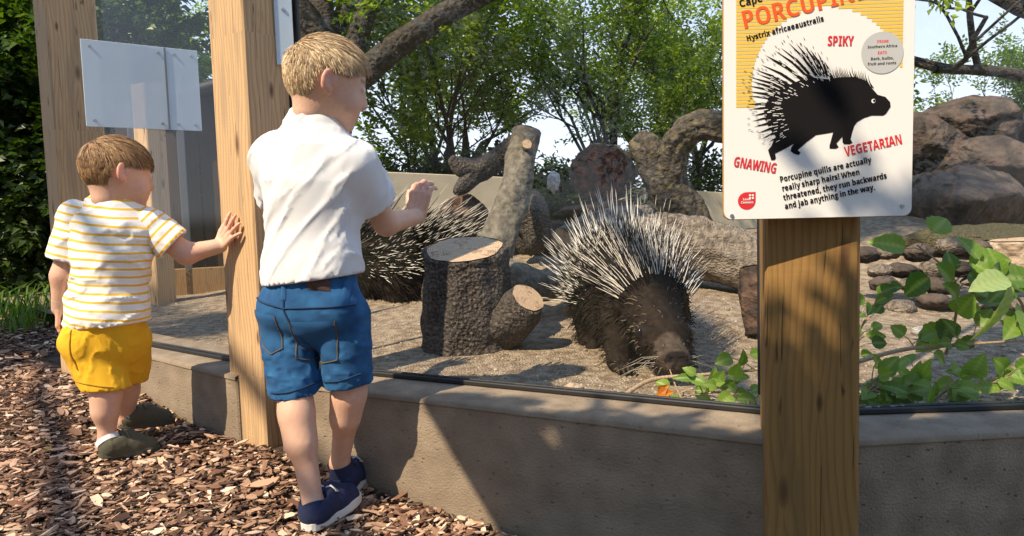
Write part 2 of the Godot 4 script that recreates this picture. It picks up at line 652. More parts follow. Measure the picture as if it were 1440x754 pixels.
	for y in 256:
		for x in 256:
			var q := Vector2(x - 120, y - 135)
			var rr := q.length() + 7.0 * w1.get_noise_2d(x * 3.0, y * 3.0)
			var crack := smoothstep(0.9, 0.98, cos(q.angle() * 3.0 + w3.get_noise_2d(x, y) * 2.0)) * 0.5
			var t := clampf(0.3 + 0.25 * sin(rr * 0.75) + 0.3 * w2.get_noise_2d(x, y) + crack, 0, 1)
			rings.set_pixel(x, y, lin(0.55, 0.40, 0.26).lerp(lin(0.24, 0.145, 0.085), t))
	var rt := StandardMaterial3D.new()
	rt.albedo_texture = ImageTexture.create_from_image(rings)
	rt.roughness = 0.9
	M.cut_wood = rt
	M.render = rough_mat(g3.call(57, 0.012, lin(0.50, 0.43, 0.30), lin(0.60, 0.52, 0.38)), 0.5, 0.95, grit, 0.15)
	M.gasket = plain(lin(0.012, 0.012, 0.014), 0.55)
	M.steel = plain(lin(0.62, 0.74, 0.86), 0.12, 0.0)
	M.steel.transparency = BaseMaterial3D.TRANSPARENCY_ALPHA
	M.steel.albedo_color.a = 0.62
	M.screw = plain(lin(0.45, 0.45, 0.46), 0.35, 1.0)
	M.dark_metal = plain(lin(0.03, 0.032, 0.036), 0.45, 0.3)
	M.galvanised = plain(lin(0.14, 0.155, 0.18), 0.4, 0.6)
	var glass := StandardMaterial3D.new()
	glass.transparency = BaseMaterial3D.TRANSPARENCY_ALPHA
	glass.albedo_color = Color(0.93, 0.97, 0.95, 0.002)
	glass.roughness = 0.0
	glass.metallic_specular = 0.28
	M.glass = glass
	var tint := func(rough: float, back: Color) -> StandardMaterial3D:
		var q := StandardMaterial3D.new()
		q.vertex_color_use_as_albedo = true
		q.roughness = rough
		if back != Color.BLACK:
			q.backlight_enabled = true
			q.backlight = back
		return q
	M.tint = tint.call(0.85, Color.BLACK)
	M.chip = tint.call(0.8, Color.BLACK)
	M.leaf = tint.call(0.42, Color(0.95, 1.0, 0.35))
	M.fur = tint.call(0.85, Color.BLACK)
	M.fur.metallic_specular = 0.2
	M.hair = tint.call(0.42, Color.BLACK)
	var skin: StandardMaterial3D = tint.call(0.5, Color.BLACK)
	skin.subsurf_scatter_enabled = true
	skin.subsurf_scatter_strength = 0.12
	skin.uv1_triplanar = true
	skin.uv1_scale = Vector3.ONE * 7.0
	skin.heightmap_enabled = true
	skin.heightmap_texture = noise_tex(61, 0.12, [], 512, 3)
	skin.heightmap_scale = 0.06
	M.skin = skin


# ---------------------------------------------------------------- setting
var ground_spots := [[-1.01, -1.85, 0.022], [-0.95, -1.95, 0.05], [-1.0, -1.8, 0.02], [-0.66, -1.9, 0.12], [-0.78, -2.0, 0.13], [-1.2, -2.36, 0.17], [-0.45, -1.5, 0.005], [-0.40, -1.68, 0.005], [-0.2, -1.70, -0.035], [-0.05, -1.5, -0.07], [-0.6, -1.2, 0.0], [-1.6, -1.6, 0.05], [0.4, -1.2, -0.1], [-2.6, -3.6, 0.16], [-4, -6, 0.2], [0, 0, -0.05], [-3, 0, 0.05], [3, 0, -0.1]]


func ground_y(x: float, z: float) -> float:
	var s := 0.0
	var w := 0.0
	for q in ground_spots:
		var e: float = 1.0 / (pow((x - q[0]) * (x - q[0]) + (z - q[1]) * (z - q[1]), 1.5) + 0.03)
		s += e * q[2]
		w += e
	return s / w + 0.012 * noise.get_noise_2d(x * 2.5, z * 2.5)


func sand_y(x: float, z: float) -> float:
	var t := clampf((-z - 2.2) / 4.0, 0, 1)
	var y := 0.205 + 0.02 * noise.get_noise_2d(x * 1.5, z * 1.5) + 0.006 * noise.get_noise_2d(x * 9.0, z * 9.0) + 0.16 * t * t
	for q in [[0.3, -3.9, 0.9, 0.16], [-0.3, -4.6, 0.8, 0.22], [0.75, -2.9, 0.5, 0.05], [2.4, -4.6, 1.0, 0.3]]:
		var r2: float = ((x - q[0]) * (x - q[0]) + (z - q[1]) * (z - q[1])) / (q[2] * q[2])
		y += q[3] * exp(-r2)
	return y


# front edges of the low walls (x, z), left to right
const WL0 := Vector2(-1.46, -2.576)
const WL1 := Vector2(-0.735, -1.940)
const WC0 := Vector2(-0.60, -1.8634)
const WC1 := Vector2(0.50, -1.249)
const WR0 := Vector2(0.50, -1.258)
const WR1 := Vector2(3.2, -1.45)
const SILL := 0.25


func inward(a: Vector2, b: Vector2) -> Vector2:
	var t := (b - a).normalized()
	return Vector2(t.y, -t.x)


func at3(p: Vector2, y: float) -> Vector3:
	return Vector3(p.x, y, p.y)


func low_wall(label: String, a: Vector2, b: Vector2, deep: float) -> void:
	var mid := (a + b) / 2.0
	var turn := atan2(-(b - a).y, (b - a).x)
	var o := thing("concrete_wall", label, "wall", at3(mid, -0.3), turn, "low concrete walls under the glass")
	var l := (b - a).length()
	var g := Geo.new()
	var n1 := fnl(77, 3.0, 3)
	# rough cast face with a fine uneven top edge
	g.box(Vector3(0, (SILL - 0.012 + 0.3) / 2.0, -deep / 2.0), Vector3(l, SILL - 0.012 + 0.3, deep), 0.004)
	part("wall_body", g.mesh(), M.concrete, o)
	g = Geo.new()
	var nu := int(l / 0.02)
	g.grid(func(u: float, w: float) -> Vector3:
		var x := (u - 0.5) * (l - 0.002)
		var e := n1.get_noise_2d(x * 3.0, turn * 9.0) * 0.004
		if w < 0.1: return Vector3(x, SILL + 0.3, -deep + 0.002)
		if w < 0.3: return Vector3(x, SILL + 0.3, -deep * 0.4)
		if w < 0.6: return Vector3(x, SILL + 0.3 + e * 0.3, -0.012 + e)
		if w < 0.8: return Vector3(x, SILL + 0.3 - 0.005, 0.002 + e * 0.8)
		return Vector3(x, SILL + 0.3 - 0.014, 0.003 + e * 0.5), nu, 4, false)
	part("sill", g.mesh(), M.sill, o)


func timber_post(label: String, at: Vector3, turn: float, w: float, tall: float, mat: Material, shift: float) -> Node3D:
	var o := thing("timber_post", label, "post", at, turn, "square timber posts of the enclosure")
	var g := Geo.new()
	g.box(Vector3(0, tall / 2.0, 0), Vector3(w, tall, w), 0.005, Basis.IDENTITY, Color.WHITE, shift)
	part("shaft", g.mesh(), mat, o)
	return o


func glass_pane(label: String, a: Vector2, b: Vector2, top: float) -> Node3D:
	var mid := (a + b) / 2.0
	var turn := atan2(-(b - a).y, (b - a).x)
	var l := (b - a).length()
	var o := thing("glass_pane", label, "glass", at3(mid, SILL), turn, "glass panes of the enclosure")
	var m := BoxMesh.new()
	m.size = Vector3(l - 0.012, top - SILL - 0.012, 0.012)
	part("pane", m, M.glass, o, Vector3(0, (top - SILL) / 2.0 + 0.006, 0))
	var g := Geo.new()
	g.box(Vector3(0, 0.0065, 0.011), Vector3(l, 0.011, 0.009), 0.002)
	g.box(Vector3(0, 0.0065, -0.011), Vector3(l, 0.011, 0.009), 0.002)
	part("bottom_gasket", g.mesh(), M.gasket, o)
	for s in [-1.0, 1.0]:
		g = Geo.new()
		g.box(Vector3(s * (l / 2.0 - 0.007), (top - SILL) / 2.0 + 0.02, 0.0145), Vector3(0.016, top - SILL - 0.04, 0.014), 0.003)
		g.box(Vector3(s * (l / 2.0 - 0.007), (top - SILL) / 2.0 + 0.02, -0.0145), Vector3(0.016, top - SILL - 0.04, 0.014), 0.003)
		part("side_gasket", g.mesh(), M.gasket, o)
	return o


func build_setting() -> void:
	noise = fnl(9, 0.35, 4)
	# far ground sheet
	var g := Geo.new()
	g.grid(func(u: float, w: float) -> Vector3: return Vector3((u - 0.5) * 160.0, -0.14, -60.0 + w * 80.0), 8, 8)
	var o := part("ground", g.mesh(), M.earth, self)
	tag(o, "dark earth under the trees", "ground", "", "structure")
	# path of soil under the bark chips
	g = Geo.new()
	g.grid(func(u: float, w: float) -> Vector3:
		var x := -6.0 + u * 7.5
		var z := -7.0 + w * 8.5
		return Vector3(x, ground_y(x, z), z), 180, 200)
	o = part("path", g.mesh(), M.soil, self)
	tag(o, "bark covered path in front of the enclosure", "path", "", "structure")
	# sand yard
	g = Geo.new()
	g.grid(func(u: float, w: float) -> Vector3:
		var z := -9.0 + w * 7.75
		# the near edge follows the inner faces of the walls
		var x0 := -0.62 if z > -2.05 else -0.62 - (-2.05 - z) * 1.05
		if z > -2.05: x0 = -0.52 + (z + 2.05) * 1.79
		var x := lerpf(x0, 6.0, u)
		var zz := minf(z, -1.40)
		return Vector3(x, sand_y(x, zz), zz), 150, 150)
	o = part("enclosure_floor", g.mesh(), M.sand, self)
	tag(o, "gritty sand floor of the porcupine enclosure", "sand", "", "structure")

	low_wall("low concrete wall with a sunlit sill running behind the boy in white", WC0, WC1, 0.16)
	low_wall("low concrete wall behind the toddler, left of the tall lit post", WL0, WL1, 0.2)
	low_wall("low concrete wall to the right of the post that carries the sign", WR0, WR1, 0.17)
	# concrete footing at the foot of the middle wall
	var dirc := (WC1 - WC0).normalized()
	var turn := atan2(-dirc.y, dirc.x)
	g = Geo.new()
	g.box(Vector3(0.35, 0, 0), Vector3(0.9, 0.08, 0.16), 0.012)
	o = part("concrete_footing", g.mesh(), M.concrete, self, at3(WC0.lerp(WC1, 0.70) - inward(WC0, WC1) * 0.06, -0.10))
	o.rotation.y = turn
	tag(o, "narrow concrete footing at the bottom of the middle wall", "footing")

	# posts: corner of the lit one stands nearest to the camera
	var a := deg_to_rad(-38.0)
	timber_post("tall sawn timber post, its left face in full sun, touched by the toddler", Vector3(-0.645, 0.123, -1.880) + Basis(Vector3.UP, a) * Vector3(-0.0765, -0.02, -0.0765) - Vector3(0, 0.15, 0), a, 0.153, 2.6, M.timber, 0.13)
	a = deg_to_rad(-45.0)
	timber_post("brown timber post rising behind the toddler at the far left", Vector3(-1.579, 0.698, -2.750) * Vector3(1, 0, 1) + Vector3(0, -0.05, 0), a, 0.16, 2.9, M.timber, 0.41)
	a = deg_to_rad(-15.0)
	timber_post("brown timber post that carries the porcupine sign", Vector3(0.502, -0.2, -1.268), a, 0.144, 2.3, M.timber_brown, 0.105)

	# glass
	var gi := inward(WC0, WC1) * 0.146
	glass_pane("large clear glass pane between the lit post and the sign post", Vector2(-0.56, -1.998), Vector2(0.490, -1.430), 2.3)
	glass_pane("clear glass pane behind the toddler between two timber posts", Vector2(-1.68, -2.83), Vector2(-0.79, -2.12), 2.3)
	glass_pane("clear glass pane to the right of the sign, leaves behind it", Vector2(0.555, -1.412), Vector2(3.1, -1.43), 2.3)

	# metal plates that hold the panes
	var pl := thing("metal_plate", "pale blue rectangular metal plate with screws on the left pane", "plate", Vector3(-1.199, 0.964, -2.500), deg_to_rad(38.6), "plates screwed to the panes")
	g = Geo.new()
	g.box(Vector3(0, 0.135, 0.02), Vector3(0.35, 0.27, 0.006), 0.001)
	part("sheet", g.mesh(), M.steel, pl)
	g = Geo.new()
	g.box(Vector3(0.07, 0.135, 0.0245), Vector3(0.006, 0.268, 0.003), 0.0005)
	part("joint_strip", g.mesh(), M.galvanised, pl)
	for sx in [-0.15, 0.05, 0.1, 0.155]:
		for sy in [0.02, 0.25]:
			var cy := CylinderMesh.new()
			cy.top_radius = 0.004
			cy.bottom_radius = 0.005
			cy.height = 0.004
			cy.radial_segments = 10
			var sc := part("screw", cy, M.screw, pl, Vector3(sx, sy, 0.0245))
			sc.rotation.x = PI / 2
	pl = thing("metal_plate", "narrow pale metal plate beside the lit post above the boy", "plate", Vector3(-0.567, 1.051, -1.960), deg_to_rad(28.6), "plates screwed to the panes")
	g = Geo.new()
	g.box(Vector3(0, 0.14, 0.0), Vector3(0.045, 0.28, 0.006), 0.001)
	part("sheet", g.mesh(), M.steel, pl)
	for sy in [0.03, 0.14]:
		var cy := CylinderMesh.new()
		cy.top_radius = 0.004
		cy.bottom_radius = 0.005
		cy.height = 0.004
		var sc := part("screw", cy, M.screw, pl, Vector3(0, sy, 0.0045))
		sc.rotation.x = PI / 2

	# dark timber hide seen through the left pane
	var gt := thing("timber_hide", "dark timber shed with steel corner posts seen through the left pane", "shed", Vector3(-1.795, 0.206, -4.300) * Vector3(1, 0, 1) + Vector3(0, 0.15, 0), deg_to_rad(20.0))
	var rg := rng(15)
	for k in 9:
		g = Geo.new()
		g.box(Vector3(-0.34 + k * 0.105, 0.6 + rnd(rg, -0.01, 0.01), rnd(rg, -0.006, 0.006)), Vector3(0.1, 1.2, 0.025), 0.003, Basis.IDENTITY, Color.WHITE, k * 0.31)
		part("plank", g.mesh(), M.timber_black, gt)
	for q in [[-0.30, 0.05], [-0.06, 0.04], [0.22, 0.05], [0.55, 0.06]]:
		g = Geo.new()
		g.box(Vector3(q[0], 0.62, 0.05), Vector3(q[1], 1.24, 0.05), 0.004)
		part("steel_post", g.mesh(), M.galvanised, gt)
	g = Geo.new()
	g.box(Vector3(0.1, 0.14, 0.06), Vector3(0.75, 0.2, 0.03), 0.004)
	part("kick_board", g.mesh(), M.timber_dark, gt)
	g = Geo.new()
	g.tube([Vector3(-0.22, 1.15, 0.1), Vector3(0.6, 1.4, 0.1)], [0.035, 0.035], 8)
	part("top_rail", g.mesh(), M.dark_metal, gt)
	g = Geo.new()
	g.box(Vector3(0.08, 1.23, -0.25), Vector3(1.0, 0.03, 0.7), 0.004)
	part("roof", g.mesh(), M.timber_black, gt)
	timber_post("brown timber post standing behind the left pane by the toddler", Vector3(-1.848, 0.702, -3.900) * Vector3(1, 0, 1) + Vector3(0, 0.0, 0), deg_to_rad(-30.0), 0.11, 1.36, M.timber, 0.9)

	# rendered wall at the back of the yard
	for q in [["cream rendered wall at the back of the yard, left of the leaning log", Vector3(-1.426, 1.043, -6.400), Vector3(0.132, 0.972, -7.400), 0.30], ["cream rendered wall at the back of the yard, beside the gnarled log", Vector3(1.062, 0.900, -8.400), Vector3(5.212, 0.624, -10.500), 0.35]]:
		var p0: Vector3 = q[1]
		var p1: Vector3 = q[2]
		var wd := p1 - p0
		var top := (p0.y + p1.y) / 2.0
		var rw := thing("rendered_wall", q[0], "wall", Vector3((p0.x + p1.x) / 2.0, -0.2, (p0.z + p1.z) / 2.0), atan2(-wd.z, wd.x), "cream walls at the back of the yard")
		g = Geo.new()
		var ll := Vector2(wd.x, wd.z).length()
		# the top falls gently along the wall
		var hh := top + 0.2
		g.box(Vector3(0, hh / 2.0, 0), Vector3(ll, hh, 0.15), 0.006)
		part("wall_body", g.mesh(), M.render, rw)
		rw.rotation.z = asin(wd.y / ll)


# ---------------------------------------------------------------- trees, plants, chips
func leaf_shape(g: Geo, at: Vector3, dir: Vector3, up: Vector3, l: float, w: float, col: Color, fold := 0.25) -> void:
	dir = dir.normalized()
	var s := dir.cross(up).normalized()
	var n := s.cross(dir)
	var a := at
	var b := at + dir * l * 0.45 - n * w * fold * 0.3
	var c := at + dir * l - n * l * 0.12
	var e := at + dir * l * 0.42 + s * w * 0.5 + n * w * fold
	var f := at + dir * l * 0.42 - s * w * 0.5 + n * w * fold
	g.tri(a, e, b, col)
	g.tri(e, c, b, col)
	g.tri(a, b, f, col)
	g.tri(b, c, f, col)


func sprig_mesh(s: int, count: int, leaf: float, ratio: float) -> ArrayMesh:
	var r := rng(s)
	var g := Geo.new()
	for k in count:
		var t := float(k) / count
		var side := 1.0 if k % 2 else -1.0
		var d := Vector3(side * rnd(r, 0.4, 1.1), rnd(r, -0.5, 0.7), rnd(r, 0.2, 1.0))
		if k == count - 1: d = Vector3(0, 0, 1)
		var sh := rnd(r, 0.75, 1.2)
		leaf_shape(g, Vector3(rnd(r, -0.02, 0.02), rnd(r, -0.02, 0.02), t * leaf * 3.0), d, Vector3(rnd(r, -0.5, 0.5), 1, rnd(r, -0.5, 0.5)), leaf * rnd(r, 0.7, 1.2), leaf * ratio, Color(sh, sh, sh * rnd(r, 0.8, 1.1)))
	return g.mesh()


func scatter(called: String, mesh: Mesh, mat: Material, spots: Array, cols: Array, parent: Node) -> MultiMeshInstance3D:
	var mm := MultiMesh.new()
	mm.transform_format = MultiMesh.TRANSFORM_3D
	mm.use_colors = true
	mm.mesh = mesh
	mm.instance_count = spots.size()
	for k in spots.size():
		mm.set_instance_transform(k, spots[k])
		mm.set_instance_color(k, cols[k])
	var o := MultiMeshInstance3D.new()
	o.name = called
	o.multimesh = mm
	o.material_override = mat
	parent.add_child(o, true)
	return o


# grows limbs into g and leaf places into spots
func grow(g: Geo, spots: Array, r: RandomNumberGenerator, p: Vector3, dir: Vector3, l: float, rad: float, level: int, q: Dictionary) -> void:
	var n: int = 5 if level > 1 else 4
	var pts := [p]
	var rads := [rad]
	var d := dir.normalized()
	var wob: float = q.get("wob", 0.18)
	for k in n:
		d = (d + Vector3(rnd(r, -wob, wob), rnd(r, -wob, wob) + q.get("lift", 0.04), rnd(r, -wob, wob))).normalized()
		pts.append(pts[-1] + d * l / n)
		rads.append(rad * lerpf(1.0, 0.55 if level > 0 else 0.25, float(k + 1) / n))
	if rad > q.get("thin", 0.004): g.tube(pts, rads, 7 if level > 2 else (5 if level > 0 else 3), Color.WHITE, false)
	if level <= q.get("leafy", 1):
		var cnt: int = q.get("leaves", 6)
		for k in cnt:
			var t := rnd(r, 0.15, 1.0) * n
			var i := mini(int(t), n - 1)
			var at: Vector3 = pts[i].lerp(pts[i + 1], t - i)
			var f := (d + Vector3(rnd(r, -1, 1), rnd(r, -0.9, 0.6), rnd(r, -1, 1))).normalized()
			var b := Basis.looking_at(-f, Vector3(rnd(r, -0.4, 0.4), 1, rnd(r, -0.4, 0.4)).normalized())
			spots.append(Transform3D(b.rotated(f, rnd(r, -0.6, 0.6)).scaled(Vector3.ONE * rnd(r, 0.7, 1.25)), at + Vector3(rnd(r, -1, 1), rnd(r, -1, 1), rnd(r, -1, 1)) * q.get("puff", 0.05)))
	if level == 0: return
	var kids: int = q.get("kids", 4)
	for k in kids:
		var t := rnd(r, q.get("from", 0.35), 1.0) * n
		if k == 0: t = n
		var i := mini(int(t), n - 1)
		var at: Vector3 = pts[i].lerp(pts[i + 1], t - i)
		var side := Vector3(rnd(r, -1, 1), rnd(r, -0.35, 0.8), rnd(r, -1, 1))
		side = (side - d * side.dot(d)).normalized()
		var sp: float = q.get("spread", 0.75)
		grow(g, spots, r, at, d + side * sp * rnd(r, 0.7, 1.3), l * rnd(r, 0.55, 0.8), maxf(rads[i] * 0.62, 0.003), level - 1, q)


# stems: [offset, direction, length, radius]
func tree(called: String, label: String, category: String, at: Vector3, stems: Array, s: int, q: Dictionary, sprig: Mesh, ca: Color, cb: Color, group := "") -> Node3D:
	var o := thing(called, label, category, at, 0.0, group)
	var r := rng(s)
	var g := Geo.new()
	var spots: Array = []
	for st in stems:
		grow(g, spots, r, st[0], st[1], st[2], st[3], q.get("levels", 4), q)
	if g.v.size(): part(q.get("wood_name", "trunk"), g.mesh(), M.tree_bark, o)
	var cols: Array = []
	for k in spots.size(): cols.append(ca.lerp(cb, r.randf()))
	var crown := scatter("crown", sprig, M.leaf, spots, cols, o)
	crown.set_meta("kind", "stuff")
	return o


# a shrub or hedge: leaf sprigs through a lumpy volume
func bush(called: String, label: String, category: String, at: Vector3, size: Vector3, count: int, s: int, sprig: Mesh, ca: Color, cb: Color, group := "") -> Node3D:
	var o := thing(called, label, category, at, 0.0, group)
	var r := rng(s)
	var nn := fnl(s, 0.9, 3)
	var g := Geo.new()
	for k in 9:
		var a := rnd(r, 0, TAU)
		var tip := Vector3(cos(a) * size.x * rnd(r, 0.2, 0.8), size.y * rnd(r, 0.5, 0.9), sin(a) * size.z * rnd(r, 0.2, 0.8))
		g.tube([Vector3(rnd(r, -0.2, 0.2) * size.x, 0, 0), tip * Vector3(0.4, 0.5, 0.4) + Vector3(rnd(r, -0.1, 0.1), 0, 0), tip], [0.035, 0.022, 0.006], 5, Color.WHITE, false)
	part("stem", g.mesh(), M.tree_bark, o)
	var spots: Array = []
	var cols: Array = []
	while spots.size() < count:
		var d := Vector3(rnd(r, -1, 1), rnd(r, -1, 1), rnd(r, -1, 1))
		var l := d.length()
		if l > 1.0 or l < 0.35: continue
		var p := d * Vector3(size.x, size.y / 2.0, size.z) + Vector3(0, size.y / 2.0, 0)
		var lump := 0.78 + 0.5 * nn.get_noise_3dv(p + at)
		if l > lump: continue
		if nn.get_noise_3dv(p * 2.3 + Vector3(40, 0, 0)) < -0.18: continue
		var f := (d.normalized() + Vector3(rnd(r, -0.9, 0.9), rnd(r, -0.6, 0.5), rnd(r, -0.9, 0.9))).normalized()
		spots.append(Transform3D(Basis.looking_at(-f, Vector3(rnd(r, -0.3, 0.3), 1, 0.1).normalized()).scaled(Vector3.ONE * rnd(r, 0.7, 1.3)), p))
		cols.append(ca.lerp(cb, r.randf()))
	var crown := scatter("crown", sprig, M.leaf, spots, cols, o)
	crown.set_meta("kind", "stuff")
	return o


func build_trees() -> void:
	var sp_a := sprig_mesh(1, 7, 0.085, 0.5)
	var sp_b := sprig_mesh(2, 8, 0.065, 0.62)
	var sp_big := sprig_mesh(3, 6, 0.13, 0.55)
	var bright := Color(0.42, 0.55, 0.06)
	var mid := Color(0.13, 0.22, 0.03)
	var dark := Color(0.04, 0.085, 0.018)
	var up := Vector3.UP
	# many-stemmed trees beyond the cream wall
	var fan := func(n: int, sd: int, spread: float, l: float, rad: float) -> Array:
		var r := rng(sd)
		var out: Array = []
		for k in n:
			var a := TAU * k / n + rnd(r, -0.4, 0.4)
			out.append([Vector3(cos(a), 0, sin(a)) * 0.12, Vector3(cos(a) * spread * rnd(r, 0.4, 1.2), 1.0, sin(a) * spread * rnd(r, 0.4, 1.2)), l * rnd(r, 0.8, 1.1), rad * rnd(r, 0.7, 1.1)])
		return out
	var grp := "trees beyond the back wall"
	tree("leafy_tree", "many stemmed bright green tree behind the leaning log", "tree", Vector3(-0.796, 0.991, -9.500) * Vector3(1, 0, 1) + up * 0.1, fan.call(6, 3, 0.38, 1.7, 0.06), 101, {"levels": 4, "kids": 3, "from": 0.2, "leafy": 2, "leaves": 5, "spread": 0.6, "lift": 0.03}, sp_a, mid, bright, grp)
	tree("leafy_tree", "slim trunked tree behind the reddish boulder", "tree", Vector3(1.507, 0.954, -10.500) * Vector3(1, 0, 1) + up * 0.1, fan.call(4, 8, 0.2, 1.9, 0.07), 102, {"levels": 4, "kids": 3, "from": 0.2, "leafy": 2, "leaves": 5, "spread": 0.6, "lift": 0.05}, sp_a, mid, bright, grp)
	tree("leafy_tree", "tree with forked dark trunk left of the sign", "tree", Vector3(2.744, 0.897, -12.000) * Vector3(1, 0, 1) + up * 0.1, fan.call(5, 12, 0.3, 1.9, 0.08), 103, {"levels": 4, "kids": 3, "from": 0.2, "leafy": 2, "leaves": 5, "spread": 0.65}, sp_a, mid, bright, grp)
	tree("leafy_tree", "pale green tree seen over the boulders at the right edge", "tree", Vector3(8.981, 0.809, -13.000) * Vector3(1, 0, 1) + up * 0.1, fan.call(5, 15, 0.4, 1.5, 0.07), 104, {"levels": 4, "kids": 3, "from": 0.2, "leafy": 2, "leaves": 5, "spread": 0.7, "lift": 0.0}, sp_a, Color(0.12, 0.2, 0.03), Color(0.24, 0.36, 0.06), grp)
	tree("leafy_tree", "tree seen above the pale plate on the left pane", "tree", Vector3(-3.933, 1.002, -9.000) * Vector3(1, 0, 1) + up * 0.1, fan.call(5, 17, 0.4, 1.6, 0.06), 105, {"levels": 4, "kids": 3, "from": 0.2, "leafy": 2, "leaves": 5, "spread": 0.75}, sp_b, mid, bright, grp)
	# old tree whose limbs cross the sky above the older boy
	tree("old_tree", "old tree with thick dark limbs crossing above the older boy", "tree", Vector3(-1.535, 0.926, -6.800) * Vector3(1, 0, 1) + up * 0.1, [[Vector3(0, 0, 0), Vector3(-0.14, 1, 0.0), 3.4, 0.20], [Vector3(-1.349, 1.871, -6.800) - Vector3(-1.535, 0.926, -6.800) * Vector3(1, 0, 1) - up * 0.1, Vector3(0.75, 0.62, 0.1), 2.4, 0.13], [Vector3(-1.626, 2.080, -6.800) - Vector3(-1.535, 0.926, -6.800) * Vector3(1, 0, 1) - up * 0.1, Vector3(-0.5, 1.0, 0.1), 2.2, 0.15], [Vector3(-1.567, 1.323, -6.800) - Vector3(-1.535, 0.926, -6.800) * Vector3(1, 0, 1) - up * 0.1, Vector3(0.35, 1.0, -0.3), 1.6, 0.15]], 106, {"levels": 4, "kids": 4, "leaves": 2, "spread": 0.8, "lift": 0.01, "wob": 0.14}, sp_a, mid, bright)
	# tree at the right, its bough hanging over the boulders
	tree("spreading_tree", "tree at the right whose bough hangs over the boulders", "tree", Vector3(6.401, 0.725, -8.000) * Vector3(1, 0, 1) + up * 0.1, [[Vector3.ZERO, Vector3(-0.05, 1, 0), 2.6, 0.18], [Vector3(-0.05, 1.75, 0), Vector3(-0.95, 0.12, 0.2), 2.2, 0.08], [Vector3(-0.05, 2.2, 0), Vector3(-0.9, 0.42, 0.1), 2.2, 0.07]], 107, {"levels": 4, "kids": 4, "leaves": 2, "spread": 0.8, "lift": -0.01}, sp_b, mid, bright)
	# dark trees and shrubs at the left
	tree("broadleaf_tree", "dark leafy tree rising at the far left edge", "tree", Vector3(-3.982, 0.589, -6.000) * Vector3(1, 0, 1) + up * 0.1, fan.call(5, 23, 0.45, 1.5, 0.06), 108, {"levels": 4, "kids": 4, "from": 0.2, "leafy": 2, "leaves": 5, "spread": 0.85}, sp_b, dark, mid)
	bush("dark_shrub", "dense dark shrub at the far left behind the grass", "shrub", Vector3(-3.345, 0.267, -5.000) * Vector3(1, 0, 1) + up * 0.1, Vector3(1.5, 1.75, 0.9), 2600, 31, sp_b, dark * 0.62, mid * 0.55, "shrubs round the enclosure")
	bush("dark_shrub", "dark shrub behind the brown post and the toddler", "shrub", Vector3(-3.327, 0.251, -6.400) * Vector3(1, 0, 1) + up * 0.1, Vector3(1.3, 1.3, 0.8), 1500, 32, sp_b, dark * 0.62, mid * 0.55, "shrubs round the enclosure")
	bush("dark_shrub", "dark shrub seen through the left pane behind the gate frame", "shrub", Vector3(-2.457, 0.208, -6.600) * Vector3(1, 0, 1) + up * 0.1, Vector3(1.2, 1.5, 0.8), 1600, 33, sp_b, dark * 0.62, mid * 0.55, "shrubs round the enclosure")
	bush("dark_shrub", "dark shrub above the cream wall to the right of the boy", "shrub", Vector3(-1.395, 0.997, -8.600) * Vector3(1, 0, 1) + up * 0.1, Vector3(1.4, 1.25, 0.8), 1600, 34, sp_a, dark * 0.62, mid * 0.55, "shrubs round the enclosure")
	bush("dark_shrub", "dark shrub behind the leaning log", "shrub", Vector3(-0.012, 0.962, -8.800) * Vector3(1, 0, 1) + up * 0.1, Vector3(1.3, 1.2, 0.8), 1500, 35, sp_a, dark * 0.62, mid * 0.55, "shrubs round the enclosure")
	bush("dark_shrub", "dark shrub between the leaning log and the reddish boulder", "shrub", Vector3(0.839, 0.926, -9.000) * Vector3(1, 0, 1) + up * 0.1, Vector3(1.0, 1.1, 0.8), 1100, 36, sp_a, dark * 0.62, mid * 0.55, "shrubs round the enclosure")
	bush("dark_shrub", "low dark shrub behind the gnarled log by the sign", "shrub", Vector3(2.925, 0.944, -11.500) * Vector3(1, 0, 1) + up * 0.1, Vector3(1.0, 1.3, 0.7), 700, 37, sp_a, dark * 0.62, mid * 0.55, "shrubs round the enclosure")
	# unseen tree added behind the photographer; its bough shades wall and yard
	var sh := thing("added_shade_tree", "added unseen leafy tree behind the viewer, there to shade the wall and yard", "tree", Vector3(-1.4, -0.1, 4.2))
	var tg := Geo.new()
	var sd := Vector3(-0.468, 0.743, 0.482)
	# leaf masses on the bough: the place they shade, how far up the light they hang, size, number of sprigs
	var clumps: Array = []
	for q in [[Vector3(0.24, -0.04, -1.42), 3.2, Vector3(0.12, 0.11, 0.12), 330], [Vector3(0.44, -0.12, -1.32), 3.3, Vector3(0.17, 0.12, 0.17), 480], [Vector3(0.78, -0.2, -1.28), 3.5, Vector3(0.2, 0.16, 0.2), 560], [Vector3(1.2, -0.15, -1.3), 4.2, Vector3(0.3, 0.2, 0.3), 800], [Vector3(0.5, 0.5, -4.4), 7.4, Vector3(0.6, 0.35, 0.6), 420], [Vector3(2.2, 0.6, -4.6), 7.4, Vector3(0.8, 0.4, 0.6), 650], [Vector3(-2.2, 0.2, -3.4), 6.6, Vector3(0.7, 0.35, 0.6), 520], [Vector3(-1.62, 1.0, -2.75), 6.0, Vector3(0.3, 0.4, 0.3), 330], [Vector3(2.6, 0.8, 0.4), 8.0, Vector3(1.2, 0.8, 1.0), 900]]:
		clumps.append([q[0] + sd * q[1], q[2], q[3]])
	tg.tube([Vector3.ZERO, Vector3(-0.05, 1.4, -0.1), Vector3(0.05, 2.8, -0.2), Vector3(0.1, 4.2, -0.4)], [0.24, 0.19, 0.16, 0.1], 10, Color.WHITE, false)
